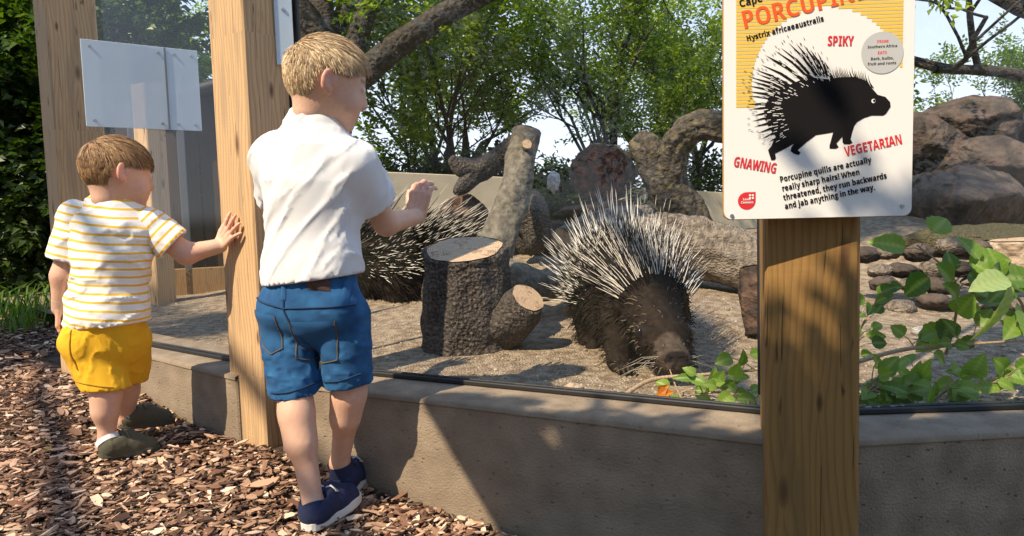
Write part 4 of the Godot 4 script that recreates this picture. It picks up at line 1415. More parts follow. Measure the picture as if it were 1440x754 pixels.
func porcupine(label: String, at: Vector3, turn: float, s: int, raise: float, size: float) -> void:
	var o := thing("porcupine", label, "porcupine", at, turn, "crested porcupines in the yard")
	o.scale = Vector3.ONE * size
	var r := rng(s)
	var B := Basis.IDENTITY
	# nose towards +z
	var f := Field.new(Vector3(-0.2, -0.02, -0.42), Vector3(0.2, 0.42, 0.42), 0.009)
	f.ell(Vector3(0, 0.17, -0.13), Vector3(0.15, 0.15, 0.22), B, 0.05)
	f.ell(Vector3(0, 0.155, 0.06), Vector3(0.12, 0.125, 0.15), B, 0.06)
	f.cap(Vector3(0, 0.175, 0.15), Vector3(0, 0.105, 0.285), 0.082, 0.058, 0.05)
	f.cap(Vector3(0, 0.098, 0.285), Vector3(0, 0.062, 0.365), 0.052, 0.036, 0.035)
	f.cap(Vector3(-0.012, 0.066, 0.372), Vector3(0.012, 0.066, 0.372), 0.028, 0.028, 0.02)
	for sd in [-1.0, 1.0]:
		f.cap(Vector3(sd * 0.075, 0.12, 0.12), Vector3(sd * 0.085, 0.025, 0.17), 0.05, 0.03, 0.03)
		f.cap(Vector3(sd * 0.085, 0.02, 0.17), Vector3(sd * 0.085, 0.015, 0.225), 0.026, 0.018, 0.02)
		f.cap(Vector3(sd * 0.09, 0.13, -0.17), Vector3(sd * 0.1, 0.02, -0.15), 0.07, 0.035, 0.03)
		f.cap(Vector3(sd * 0.1, 0.018, -0.15), Vector3(sd * 0.105, 0.014, -0.09), 0.026, 0.02, 0.02)
		f.ell(Vector3(sd * 0.088, 0.175, 0.19), Vector3(0.012, 0.026, 0.02), B, 0.01)
		f.cap(Vector3(sd * 0.060, 0.117, 0.302), Vector3(sd * 0.060, 0.117, 0.303), 0.014, 0.014, 0.015)
		f.cap(Vector3(sd * 0.011, 0.070, 0.399), Vector3(sd * 0.013, 0.070, 0.42), 0.005, 0.005, 0.004, 1)
	f.cap(Vector3(0, 0.054, 0.402), Vector3(0, 0.038, 0.398), 0.005, 0.005, 0.006, 1)
	var nn := fnl(s, 30.0, 3)
	f.bend(func(p: Vector3) -> float: return 0.004 * nn.get_noise_3dv(p))
	var g := Geo.new()
	f.mesh_into(g, func(p: Vector3) -> Color:
		var t := clampf(0.5 + nn.get_noise_3dv(p * 2.0), 0, 1)
		if p.z > 0.394 and p.y > 0.064: return Color(0.016, 0.013, 0.012)
		if p.z > 0.35: return Color(0.035, 0.026, 0.02).lerp(Color(0.10, 0.076, 0.058), t)
		return Color(0.012, 0.009, 0.007).lerp(Color(0.03, 0.022, 0.017), t))
	part("body", g.mesh(), M.fur, o)
	# eyes, teeth
	for sd in [-1.0, 1.0]:
		var sm := SphereMesh.new()
		sm.radius = 0.012
		sm.height = 0.024
		sm.radial_segments = 14
		sm.rings = 8
		part("eye", sm, M.eye, o, Vector3(sd * 0.060, 0.121, 0.307))
		for k in 4:
			var c := Vector3(sd * (0.085 - 0.022 + k * 0.013), 0.012, 0.222)
			var cg := Geo.new()
			cg.tube([c, c + Vector3(0, 0.004, 0.016), c + Vector3(0, -0.006, 0.03)], [0.006, 0.005, 0.001], 5, Color(0.05, 0.04, 0.03))
			part("claw", cg.mesh(), M.fur, o)
	# coat of short fur
	g = Geo.new()
	var lists := [f]
	var want := 5200
	var src := Geo.new()
	f.mesh_into(src)
	for k in want:
		var i := r.randi() % src.v.size()
		var p := src.v[i]
		var n := src.n[i]
		if p.y < 0.012: continue
		var dir := (n * 0.55 + Vector3(0, -0.25, -0.9) + Vector3(rnd(r, -0.3, 0.3), rnd(r, -0.3, 0.3), rnd(r, -0.2, 0.2))).normalized()
		var l := rnd(r, 0.018, 0.04)
		if p.z > 0.25: l *= 0.5
		if p.z > 0.38: l *= 0.35
		var t := r.randf()
		var col := Color(0.010, 0.008, 0.006).lerp(Color(0.06, 0.046, 0.036), t * t * t * t)
		if p.z > 0.2 and r.randf() < 0.3: col = Color(0.17, 0.135, 0.105)
		var mid := p + dir * l * 0.55
		g.tube([p - n * 0.002, mid, mid + (dir + Vector3(0, -0.5, 0)) * l * 0.45], [0.0014, 0.0011, 0.0003], 3, col, false)
	var coat := part("fur", g.mesh(), M.fur, o)
	coat.set_meta("kind", "stuff")
	# whiskers and the pale crest of long hairs
	g = Geo.new()
	for sd in [-1.0, 1.0]:
		for k in 9:
			var p := Vector3(sd * rnd(r, 0.026, 0.042), rnd(r, 0.045, 0.078), rnd(r, 0.35, 0.39))
			var d := Vector3(sd * rnd(r, 0.7, 1.0), rnd(r, -0.5, 0.15), rnd(r, -0.7, -0.1)).normalized()
			var l := rnd(r, 0.05, 0.13)
			g.tube([p, p + d * l * 0.5, p + d * l + Vector3(0, -0.02, 0)], [0.0008, 0.0006, 0.0002], 3, Color(0.4, 0.35, 0.29), false)
	part("whiskers", g.mesh(), M.fur, o)
	g = Geo.new()
	for k in 600:
		var z := rnd(r, 0.02, 0.24)
		var a := rnd(r, -1.25, 1.25)
		var rad := 0.10
		var p := Vector3(sin(a) * rad, 0.165 + cos(a) * rad * 0.9, z)
		var n := Vector3(sin(a), cos(a), 0)
		var d := (n * (0.75 + raise * 0.3) + Vector3(rnd(r, -0.25, 0.25), 0.25 * raise, -0.75 + rnd(r, -0.2, 0.2))).normalized()
		var l := rnd(r, 0.08, 0.19) * (0.45 if z > 0.18 else 1.0)
		var c := Color(0.62, 0.57, 0.5) if r.randf() < (0.42 if raise > 0.6 else 0.08) else Color(0.018, 0.014, 0.012)
		var q1 := p + d * l * 0.5
		g.tube([p, q1, q1 + (d + Vector3(0, -0.1, -0.35)).normalized() * l * 0.5], [0.0014, 0.0011, 0.0004], 3, c, false)
	var crest := part("crest", g.mesh(), M.fur, o)
	crest.set_meta("kind", "stuff")
	# quills: the longest are parts, the rest one mass
	var kinds: Array = [quill_mesh(1, 0.2, raise > 0.6), quill_mesh(2, 0.26, false), quill_mesh(3, 0.36 if raise > 0.6 else 0.3, raise > 0.6), quill_mesh(5, 0.5 if raise > 0.6 else 0.4, false)]
	var spots: Array = []
	for k in 1250:
		var z := rnd(r, -0.36, -0.02)
		var a := rnd(r, -1.75, 1.75)
		var e := sqrt(maxf(1.0 - pow((z + 0.13) / 0.26, 2.0), 0.02))
		var rad := 0.145 * e
		var p := Vector3(sin(a) * rad, 0.17 + cos(a) * rad, z)
		var n := Vector3(sin(a) * 0.9, cos(a), (z + 0.13) * 1.6).normalized()
		var lowness := clampf(absf(a) / 1.9, 0, 1)
		var d := (n * (0.35 + 0.75 * raise) + Vector3(0, 0.35 * raise - 0.12 * (1.0 - raise), -1.0 + 0.35 * raise) + Vector3(rnd(r, -0.22, 0.22), rnd(r, -0.2, 0.2), rnd(r, -0.2, 0.2))).normalized()
		d = (d * Vector3(0.72, 1, 1)).normalized()
		var l := rnd(r, 0.06, 0.13) * (1.0 - 0.4 * lowness)
		if r.randf() < 0.15: l = rnd(r, 0.15, 0.235) * (1.0 - 0.35 * lowness)
		var w := rnd(r, 0.13, 0.22) * (1.0 if raise > 0.6 else 1.25) * (0.8 if l > 0.25 else 1.0)
		var b := Basis(Quaternion(Vector3.UP, d)) * Basis(Vector3.UP, rnd(r, 0, TAU))
		spots.append([l, Transform3D(b * Basis.from_scale(Vector3(w, l, w)), p - d * 0.01)])
	spots.sort_custom(func(x, y): return x[0] > y[0])
	var rest := Geo.new()
	for k in spots.size():
		var q: Mesh = kinds[(k * 7 + 3) % 4] if k < 190 else kinds[(k * 5) % 2]
		if k < 300:
			var m := part("quill", q, M.fur, o)
			m.transform = spots[k][1]
			continue
		var arr := q.surface_get_arrays(0)
		var t: Transform3D = spots[k][1]
		var base := rest.v.size()
		var vs: PackedVector3Array = t * (arr[Mesh.ARRAY_VERTEX] as PackedVector3Array)
		rest.v.append_array(vs)
		var tb := Transform3D(t.basis.orthonormalized(), Vector3.ZERO)
		rest.n.append_array(tb * (arr[Mesh.ARRAY_NORMAL] as PackedVector3Array))
		rest.c.append_array(arr[Mesh.ARRAY_COLOR])
		rest.uv.append_array(arr[Mesh.ARRAY_TEX_UV])
		for i in arr[Mesh.ARRAY_INDEX]: rest.ix.append(i + base)
	var mass := part("short_quills", rest.mesh(), M.fur, o)
	mass.set_meta("kind", "stuff")


# ---------------------------------------------------------------- sign
func build_sign() -> void:
	var k := 0.001082
	var o := thing("information_sign", "white porcupine information sign with red and black lettering on the post", "sign", Vector3(0.475, 0.635, -1.158), deg_to_rad(-3.0))
	o.rotation.z = deg_to_rad(-0.4)
	var w := 131.5 * k
	var hgt := 0.425
	var rc := 0.012
	var poly := PackedVector2Array()
	for q in [[w - rc, rc, -90], [w - rc, hgt - rc, 0], [-w + rc, hgt - rc, 90], [-w + rc, rc, 180]]:
		for e in 7:
			var a := deg_to_rad(q[2] + e * 15.0)
			poly.append(Vector2(q[0] + rc * cos(a), q[1] + rc * sin(a)))
	var g := Geo.new()
	g.plate(poly, 0.0, 0.005)
	var back := Geo.new()
	var big := PackedVector2Array()
	for q in poly: big.append(Vector2(q.x * 1.006, (q.y - hgt / 2.0) * 1.005 + hgt / 2.0))
	back.plate(big, -0.0015, 0.006)
	part("board", g.mesh(), M.sign_white, o)
	part("backing_board", back.mesh(), M.sign_edge, o)
	# picture coordinates to the board's plane
	var X := func(px: float) -> float: return (px - 1149.5) * k
	var Y := func(py: float) -> float: return (306.0 - py) * k
	var red := plain(lin(0.60, 0.02, 0.025), 0.5)
	var orange := plain(lin(0.68, 0.09, 0.012), 0.5)
	var ink := plain(lin(0.012, 0.011, 0.012), 0.9)
	ink.metallic_specular = 0.15
	var yellow := plain(lin(0.72, 0.47, 0.06), 0.5)
	var grey := plain(lin(0.46, 0.46, 0.46), 0.5)
	# yellow ruled field round the pale disc
	g = Geo.new()
	var y := -72.0
	while y < 152.0:
		var y2 := y + 3.9
		var dx := 0.0
		if absf(y + 2.0 - 115.0) < 103.0: dx = sqrt(103.0 * 103.0 - pow(y + 2.0 - 115.0, 2.0))
		var low := y < 148.0
		if low:
			var xr := 1160.0 - dx if dx > 0 else 1160.0
			g.plate(PackedVector2Array([Vector2(X.call(1035.0), Y.call(y)), Vector2(X.call(xr), Y.call(y)), Vector2(X.call(xr), Y.call(y2)), Vector2(X.call(1035.0), Y.call(y2))]), 0.0004, 0.0)
		if y < 95.0:
			var xl := 1160.0 + dx
			g.plate(PackedVector2Array([Vector2(X.call(xl), Y.call(y)), Vector2(X.call(1265.0), Y.call(y)), Vector2(X.call(1265.0), Y.call(y2)), Vector2(X.call(xl), Y.call(y2))]), 0.0004, 0.0)
		y += 4.9
	part("yellow_print", g.mesh(), yellow, o)
	# porcupine picture
	var Q := func(px: float, py: float) -> Vector2: return Vector2(X.call(1030.0 + px / 3.771), Y.call(40.0 + py / 3.771))
	var body: Array = [800, 372, 825, 400, 828, 425, 805, 460, 790, 470, 730, 468, 690, 480, 655, 500, 640, 520, 628, 560, 622, 590, 632, 608, 618, 616, 588, 615, 580, 605, 578, 575, 548, 610, 560, 630, 545, 638, 512, 636, 512, 620, 530, 550, 500, 555, 440, 563, 390, 600, 345, 640, 360, 655, 350, 667, 325, 658, 308, 645, 310, 625, 325, 605, 280, 630, 225, 655, 230, 680, 222, 690, 205, 690, 195, 660, 188, 635, 205, 615, 215, 590, 225, 560, 195, 520, 170, 470, 165, 420, 185, 370, 240, 320, 330, 280, 400, 255, 500, 270, 560, 262, 640, 262, 700, 285, 730, 325, 760, 360]
	poly = PackedVector2Array()
	for i in range(0, body.size(), 2): poly.append(Q.call(body[i], body[i + 1]))
	g = Geo.new()
	g.plate(poly, 0.0006, 0.0)
	var spike := func(gg: Geo, a: Vector2, b: Vector2, wid: float, bow: float, z: float) -> void:
		var t := (b - a).orthogonal() * bow
		var m := a.lerp(b, 0.5) + t
		var n1 := (b - a).orthogonal().normalized() * wid
		gg.plate(PackedVector2Array([a - n1, m - n1 * 0.8, b, m + n1 * 0.8, a + n1]), z, 0.0)
	var tips: Array = [290, 70, 440, 250, 370, 85, 470, 250, 442, 125, 500, 260, 220, 110, 400, 260, 165, 130, 370, 270, 145, 180, 350, 300, 115, 205, 320, 310, 88, 245, 300, 330, 80, 290, 270, 350, 85, 345, 260, 380, 75, 390, 240, 400, 90, 415, 240, 420, 105, 450, 240, 440, 100, 480, 250, 460, 110, 510, 260, 490, 130, 545, 270, 510, 150, 575, 280, 530, 190, 595, 290, 540, 250, 95, 420, 260, 330, 75, 455, 255, 190, 150, 380, 280, 130, 230, 330, 330, 95, 265, 290, 350, 78, 320, 270, 370, 405, 110, 485, 255, 480, 175, 520, 270]
	for i in range(0, tips.size(), 4):
		spike.call(g, Q.call(tips[i + 2], tips[i + 3]), Q.call(tips[i], tips[i + 1]), 0.0022, 0.04, 0.0007 + i * 0.0000015)
	var r := rng(33)
	for i in 26:
		var x := 515.0 + i * 8.4
		var y0 := 268.0 + maxf(0, i - 14) * 4.2
		spike.call(g, Q.call(x + 12, y0 + 10), Q.call(x - 4 - rnd(r, 0, 12), y0 - rnd(r, 40, 72)), 0.0007, -0.06, 0.0008 + i * 0.000001)
	part("porcupine_print", g.mesh(), ink, o)
	# dashes: dark outside the quills, white between them
	var gd := Geo.new()
	var gw := Geo.new()
	for i in range(0, tips.size(), 4):
		var a: Vector2 = Q.call(tips[i + 2], tips[i + 3])
		var b: Vector2 = Q.call(tips[i], tips[i + 1])
		for e in 7:
			var off := (b - a).orthogonal().normalized() * rnd(r, -0.005, 0.005)
			var t := rnd(r, -0.15, 0.62)
			var p := a.lerp(b, t) + off
			var q2 := p + (b - a).normalized() * rnd(r, 0.003, 0.007)
			gw.plate(PackedVector2Array([p, q2, q2 + off.normalized() * 0.0008, p + off.normalized() * 0.0008]), 0.001 + (i * 7 + e) * 0.0000008, 0.0)
		for e in 3:
			var off := (b - a).orthogonal().normalized() * (0.003 + e * 0.002) * (1.0 if e % 2 else -1.0)
			var p := a.lerp(b, rnd(r, 0.7, 1.12)) + off
			var q2 := p + (b - a).normalized() * 0.004
			gd.plate(PackedVector2Array([p, q2, q2 + off.normalized() * 0.0007, p + off.normalized() * 0.0007]), 0.0012 + (i * 3 + e) * 0.0000008, 0.0)
	part("dash_print", gd.mesh(), ink, o)
	part("quill_print", gw.mesh(), M.sign_white, o)
	# eye and cheek of the picture, grey disc, red drop
	var ring := func(gg: Geo, c: Vector2, rad: float, z: float) -> void:
		var pp := PackedVector2Array()
		for e in 36: pp.append(c + Vector2(cos(TAU * e / 36.0), sin(TAU * e / 36.0)) * rad)
		gg.plate(pp, z, 0.0)
	g = Geo.new()
	ring.call(g, Q.call(738, 392), 0.0032, 0.0012)
	part("eye_print", g.mesh(), M.sign_white, o)
	g = Geo.new()
	ring.call(g, Q.call(741, 391), 0.0019, 0.0016)
	part("pupil_print", g.mesh(), ink, o)
	g = Geo.new()
	ring.call(g, Vector2(X.call(1237.0), Y.call(77.5)), 29.0 * k, 0.0009)
	part("disc_print", g.mesh(), grey, o)
	g = Geo.new()
	var drop := PackedVector2Array()
	var dc := Vector2(X.call(1050.0), Y.call(280.0))
	drop.append(dc + Vector2(1, 1) * 12.5 * k)
	for e in 28: drop.append(dc + Vector2(cos(PI / 2 + TAU * 0.75 * e / 27.0), sin(PI / 2 + TAU * 0.75 * e / 27.0)) * 12.5 * k)
	g.plate(drop, 0.0005, 0.0)
	part("drop_emblem", g.mesh(), red, o)
	g = Geo.new()
	for q in [[4.5, 8.0], [8.5, 8.0], [4.5, 4.0], [8.5, 4.0]]: ring.call(g, dc + Vector2(q[0], q[1]) * k, 1.6 * k, 0.001)
	part("emblem_mark", g.mesh(), M.sign_white, o)
	# lettering: text, left end of the baseline (px), size (px), turn, material, stretch
	var rows := [
		["Cape", 1040, 9, 14, 12.5, ink, 1.0], ["PORCUPINE", 1045, 40, 34, 12.0, orange, 0.92], ["Hystrix africaeaustralis", 1050, 56, 10.6, 13.0, ink, 0.92],
		["SPIKY", 1161, 66, 18.5, -2.0, red, 0.72], ["GNAWING", 1030, 231, 20.0, -11.0, red, 0.62], ["VEGETARIAN", 1188, 221, 18.5, 11.5, red, 0.72],
		["Porcupine quills are actually", 1097, 255, 11.4, 11.0, ink, 0.83], ["really sharp hairs! When", 1100, 268, 11.4, 11.0, ink, 0.83], ["threatened, they run backwards", 1102, 281, 11.4, 11.0, ink, 0.83], ["and jab anything in the way.", 1104, 293.5, 11.4, 11.0, ink, 0.83],
		["FROM", 1229.5, 64.5, 5.6, 1.0, red, 1.0], ["Southern Africa", 1216.5, 71.5, 5.4, 1.0, ink, 1.0], ["EATS", 1230.5, 80, 5.6, 1.0, red, 1.0], ["Bark, bulbs,", 1221, 88, 5.6, 1.0, ink, 1.0], ["fruit and roots", 1217, 95, 5.6, 1.0, ink, 1.0],
		["Least", 1044.5, 279.5, 3.8, 0.0, M.sign_white, 1.0], ["Concern", 1041.5, 284, 3.8, 0.0, M.sign_white, 1.0]]
	for q in rows:
		var t := text_mesh(q[0], q[3] * k)
		t.horizontal_alignment = HORIZONTAL_ALIGNMENT_LEFT
		t.vertical_alignment = VERTICAL_ALIGNMENT_BOTTOM
		var m := part("lettering", t, q[5], o, Vector3(X.call(float(q[1])), Y.call(float(q[2])), 0.0008))
		m.rotation.z = deg_to_rad(q[4])
		m.scale = Vector3(q[6], 1, 1)
		# the baseline of the text box lies above its lower edge
		m.position -= m.basis.y * (0.21 * q[3] * k)
	for q in [[1029.0, 301.0], [1268.0, 293.0]]:
		var cy := CylinderMesh.new()
		cy.top_radius = 0.0028
		cy.bottom_radius = 0.0034
		cy.height = 0.002
		cy.radial_segments = 12
		var sc := part("screw", cy, M.screw, o, Vector3(X.call(q[0]), Y.call(q[1]), 0.001))
		sc.rotation.x = PI / 2


# ---------------------------------------------------------------- people
var blotch := FastNoiseLite.new()


func mottle(skin: Color, p: Vector3) -> Color:
	var a := blotch.get_noise_3dv(p * 30.0)
	var b := blotch.get_noise_3dv(p * 110.0 + Vector3(5, 3, 1))
	return (skin * (1.0 + 0.10 * b)).lerp(Color(0.64, 0.30, 0.22), clampf(0.18 * a + 0.05, 0.0, 0.25))


func hu_axis(B: Basis) -> Vector3:
	return B.y.normalized()


func head_into(g: Geo, c: Vector3, B: Basis, s: float, skin: Color) -> void:
	var f := Field.new(c - Vector3.ONE * 0.14 * s, c + Vector3.ONE * 0.14 * s, 0.0042 * s)
	var L := func(x: float, y: float, z: float) -> Vector3: return c + B * (Vector3(x, y, z) * s)
	f.ell(c, Vector3(0.071, 0.079, 0.088) * s, B, 0.01)
	f.ell(L.call(0, -0.050, 0.030), Vector3(0.054, 0.056, 0.056) * s, B, 0.03 * s)
	f.cap(L.call(-0.012, -0.098, 0.062), L.call(0.012, -0.098, 0.062), 0.017 * s, 0.017 * s, 0.025 * s)
	f.cap(L.call(0, -0.05, -0.022), L.call(0, -0.088, -0.022), 0.037 * s, 0.036 * s, 0.03 * s)
	for sd in [-1.0, 1.0]:
		f.ell(L.call(sd * 0.034, -0.056, 0.055), Vector3(0.026, 0.028, 0.024) * s, B, 0.02 * s)
		f.cap(L.call(sd * 0.031, -0.012, 0.092), L.call(sd * 0.033, -0.014, 0.092), 0.011 * s, 0.011 * s, 0.012 * s, 1)
		f.cap(L.call(sd * 0.026, -0.014, 0.076), L.call(sd * 0.038, -0.014, 0.073), 0.0085 * s, 0.0085 * s, 0.004 * s)
		# ear: a cupped disc standing off the skull, with a lobe
		var eb := Basis(hu_axis(B), sd * 0.45) * B
		var ec: Vector3 = L.call(sd * 0.0755, -0.020, -0.012)
		f.ell(ec, Vector3(0.007, 0.026, 0.017) * s, eb, 0.006 * s)
		f.ell(ec + eb * (Vector3(sd * 0.008, 0.003, 0.002) * s), Vector3(0.006, 0.016, 0.010) * s, eb, 0.004 * s, 1)
		f.cap(L.call(sd * 0.073, -0.041, -0.004), L.call(sd * 0.072, -0.045, -0.002), 0.006 * s, 0.006 * s, 0.006 * s)
		f.cap(L.call(sd * 0.072, -0.016, 0.003), L.call(sd * 0.073, -0.026, 0.003), 0.005 * s, 0.0045 * s, 0.005 * s)
	f.cap(L.call(0, -0.014, 0.084), L.call(0, -0.040, 0.095), 0.008 * s, 0.0105 * s, 0.014 * s)
	f.cap(L.call(-0.009, -0.043, 0.088), L.call(0.009, -0.043, 0.088), 0.007 * s, 0.007 * s, 0.008 * s)
	f.cap(L.call(-0.016, -0.066, 0.078), L.call(0.016, -0.066, 0.078), 0.0055 * s, 0.0055 * s, 0.010 * s)
	f.cap(L.call(-0.013, -0.076, 0.077), L.call(0.013, -0.076, 0.077), 0.006 * s, 0.006 * s, 0.010 * s)
	f.cap(L.call(-0.018, -0.071, 0.088), L.call(0.018, -0.071, 0.088), 0.0022 * s, 0.0022 * s, 0.003 * s, 1)
	var inv := B.transposed()
	f.mesh_into(g, func(p: Vector3) -> Color:
		var q := inv * (p - c) / s
		var col := mottle(skin, p)
		if absf(q.x) > 0.072 and q.z < 0.02: col = skin.lerp(Color(0.66, 0.27, 0.20), 0.45)
		if q.z > 0.07 and absf(q.y + 0.071) < 0.011 and absf(q.x) < 0.022: col = Color(0.52, 0.22, 0.19)
		var ch := Vector2(absf(q.x) - 0.04, q.y + 0.05).length()
		if q.z > 0.04 and ch < 0.03: col = col.lerp(Color(0.66, 0.30, 0.22), 0.35 * (1.0 - ch / 0.03))
		if q.z > 0.06 and absf(q.y - 0.006) < 0.004 and absf(absf(q.x) - 0.032) < 0.016: col = Color(0.32, 0.19, 0.11)
		return col)


func hand_into(g: Geo, w: Vector3, f: Vector3, n: Vector3, thumb: Vector3, l: float, curl: Array, spread: float, skin: Color, from: Vector3, wr: float) -> void:
	f = f.normalized()
	n = (n - f * n.dot(f)).normalized()
	thumb = (thumb - f * thumb.dot(f) - n * thumb.dot(n)).normalized()
	var c := w + f * l * 0.5
	var fd := Field.new(c - Vector3.ONE * l * 0.95, c + Vector3.ONE * l * 0.95, l * 0.03)
	fd.cap(from, w, wr * 1.12, wr, 0.01)
	var across := [0.30, 0.10, -0.10, -0.28]
	var along := [0.50, 0.52, 0.50, 0.46]
	var lens := [0.42, 0.47, 0.43, 0.34]
	for k in 4:
		var root: Vector3 = w + f * l * 0.08 + thumb * across[k] * l * 0.45
		var kn: Vector3 = w + f * l * along[k] + thumb * across[k] * l * 0.78
		fd.cap(root, kn, l * 0.088, l * 0.072, l * 0.07, 0, n, 1.15)
		var d: Vector3 = (f + thumb * (across[k] * spread)).normalized()
		var p := kn
		var ang := 0.0
		var seg := [0.44, 0.31, 0.25]
		var rad := l * (0.066 if k < 3 else 0.058)
		for e in 3:
			ang += curl[k] * (0.8 if e == 0 else 1.1)
			var dd: Vector3 = d * cos(ang) + n * sin(ang)
			var q: Vector3 = p + dd * lens[k] * l * seg[e]
			fd.cap(p, q, rad, rad * 0.9, l * 0.02)
			rad *= 0.9
			p = q
	var t0 := w + f * l * 0.14 + thumb * l * 0.16
	var t1 := t0 + (f * 0.7 + thumb * 0.75 + n * 0.25).normalized() * l * 0.22
	var t2 := t1 + (f * 0.95 + thumb * 0.35 + n * 0.2).normalized() * l * 0.16
	var t3 := t2 + (f * 1.0 + thumb * 0.15 + n * 0.2).normalized() * l * 0.13
	fd.cap(t0, t1, l * 0.105, l * 0.08, l * 0.06)
	fd.cap(t1, t2, l * 0.076, l * 0.068, l * 0.02)
	fd.cap(t2, t3, l * 0.068, l * 0.056, l * 0.02)
	var tip := w + f * l
	fd.mesh_into(g, func(p: Vector3) -> Color: return mottle(skin, p).lerp(Color(0.66, 0.30, 0.22), clampf(0.5 - (p - tip).length() / l * 0.6, 0.0, 0.4)))


# short hair: a close cap and many combed locks; nape: how low it reaches at the back
func hair_on(o: Node3D, c: Vector3, B: Basis, s: float, seed_: int, count: int, cols: Array, lens: Vector2, nape: float, fringe: float, lift: float, sweep: Vector3) -> void:
	var rad := Vector3(0.0735, 0.082, 0.091)
	var line := func(q: Vector3) -> float:
		# height of the hairline at this place round the head
		if q.z > 0.03: return lerpf(0.004, fringe, clampf((q.z - 0.03) / 0.035, 0, 1))
		if q.z > -0.022: return 0.004
		return lerpf(0.004, nape, clampf((-0.022 - q.z) / 0.03, 0, 1)) + clampf((absf(q.x) - 0.045) * 1.2, 0, 0.03)
	var inv := B.transposed()
	var f := Field.new(c - Vector3.ONE * 0.12 * s, c + Vector3.ONE * 0.12 * s, 0.005 * s)
	f.ell(c, rad * 1.035 * s, B, 0.005)
	var nn := fnl(seed_, 40.0, 3)
	f.mod(func(p: Vector3, e: float) -> float:
		var q := inv * (p - c) / s
		return maxf(e - 0.003 * nn.get_noise_3dv(q), (line.call(q) + 0.016 - q.y) * s))
	var g := Geo.new()
	f.mesh_into(g, func(p: Vector3) -> Color: return cols[0])
	var r := rng(seed_)
	var crown := Vector3(0.0, 0.068, -0.048)
	var made := 0
	while made < count:
		var d := Vector3(r.randfn(), r.randfn(), r.randfn()).normalized()
		var p := d * rad
		var over: float = p.y - line.call(p)
		if over < 0.014 * absf(r.randfn()) - 0.004: continue
		made += 1
		var top := clampf((p.y - 0.01) / 0.06, 0, 1)
		var l := lerpf(lens.x, lens.y, top) * rnd(r, 0.7, 1.15)
		var cl := nn.get_noise_3dv(p * 1.3)
		var pts := [c + B * (p * 0.99 * s)]
		var away := (p - crown)
		var t := away + sweep * top * 0.09 + Vector3(0, -0.035, 0) * (1.0 - top)
		t += Vector3(cl, nn.get_noise_3dv(p * 1.3 + Vector3(9, 0, 0)), nn.get_noise_3dv(p * 1.3 + Vector3(0, 9, 0))) * 0.05 + Vector3(rnd(r, -1, 1), rnd(r, -1, 1), rnd(r, -1, 1)) * 0.02
		l *= clampf(0.35 + over / 0.03, 0.35, 1.0)
		var lf := lift * rnd(r, 0.3, 1.5) * (0.35 + 0.65 * top)
		var q := p
		var st := 4
		for k in st:
			var n := (q / (rad * rad)).normalized()
			var tt := (t - n * t.dot(n)).normalized()
			q += tt * l / st
			var e := (q / rad).length()
			q = q / e * (1.0 + lf * (0.45 + 0.55 * float(k + 1) / st))
			pts.append(c + B * (q * s))
		var col: Color = cols[1].lerp(cols[2], clampf(0.5 + 0.9 * nn.get_noise_3dv(p * 2.5) + rnd(r, -0.6, 0.6), 0, 1))
		if r.randf() < 0.02: lf *= 1.7
		var w := rnd(r, 0.0005, 0.0011) * s
		g.tube(pts, [w, w * 1.2, w, w * 0.8, w * 0.25], 3, col, false)
	part("hair", g.mesh(), M.hair, o)


func eyes_on(o: Node3D, c: Vector3, B: Basis, s: float, iris: Color) -> void:
	for sd in [-1.0, 1.0]:
		var sm := SphereMesh.new()
		sm.radius = 0.0105 * s
		sm.height = 0.021 * s
		sm.radial_segments = 16
		sm.rings = 8
		part("eye", sm, M.eye_white, o, c + B * (Vector3(sd * 0.032, -0.014, 0.0745) * s))
		sm = SphereMesh.new()
		sm.radius = 0.005 * s
		sm.height = 0.01 * s
		sm.radial_segments = 12
		sm.rings = 6
		part("iris", sm, plain(iris, 0.2), o, c + B * (Vector3(sd * 0.0325, -0.015, 0.0812) * s))


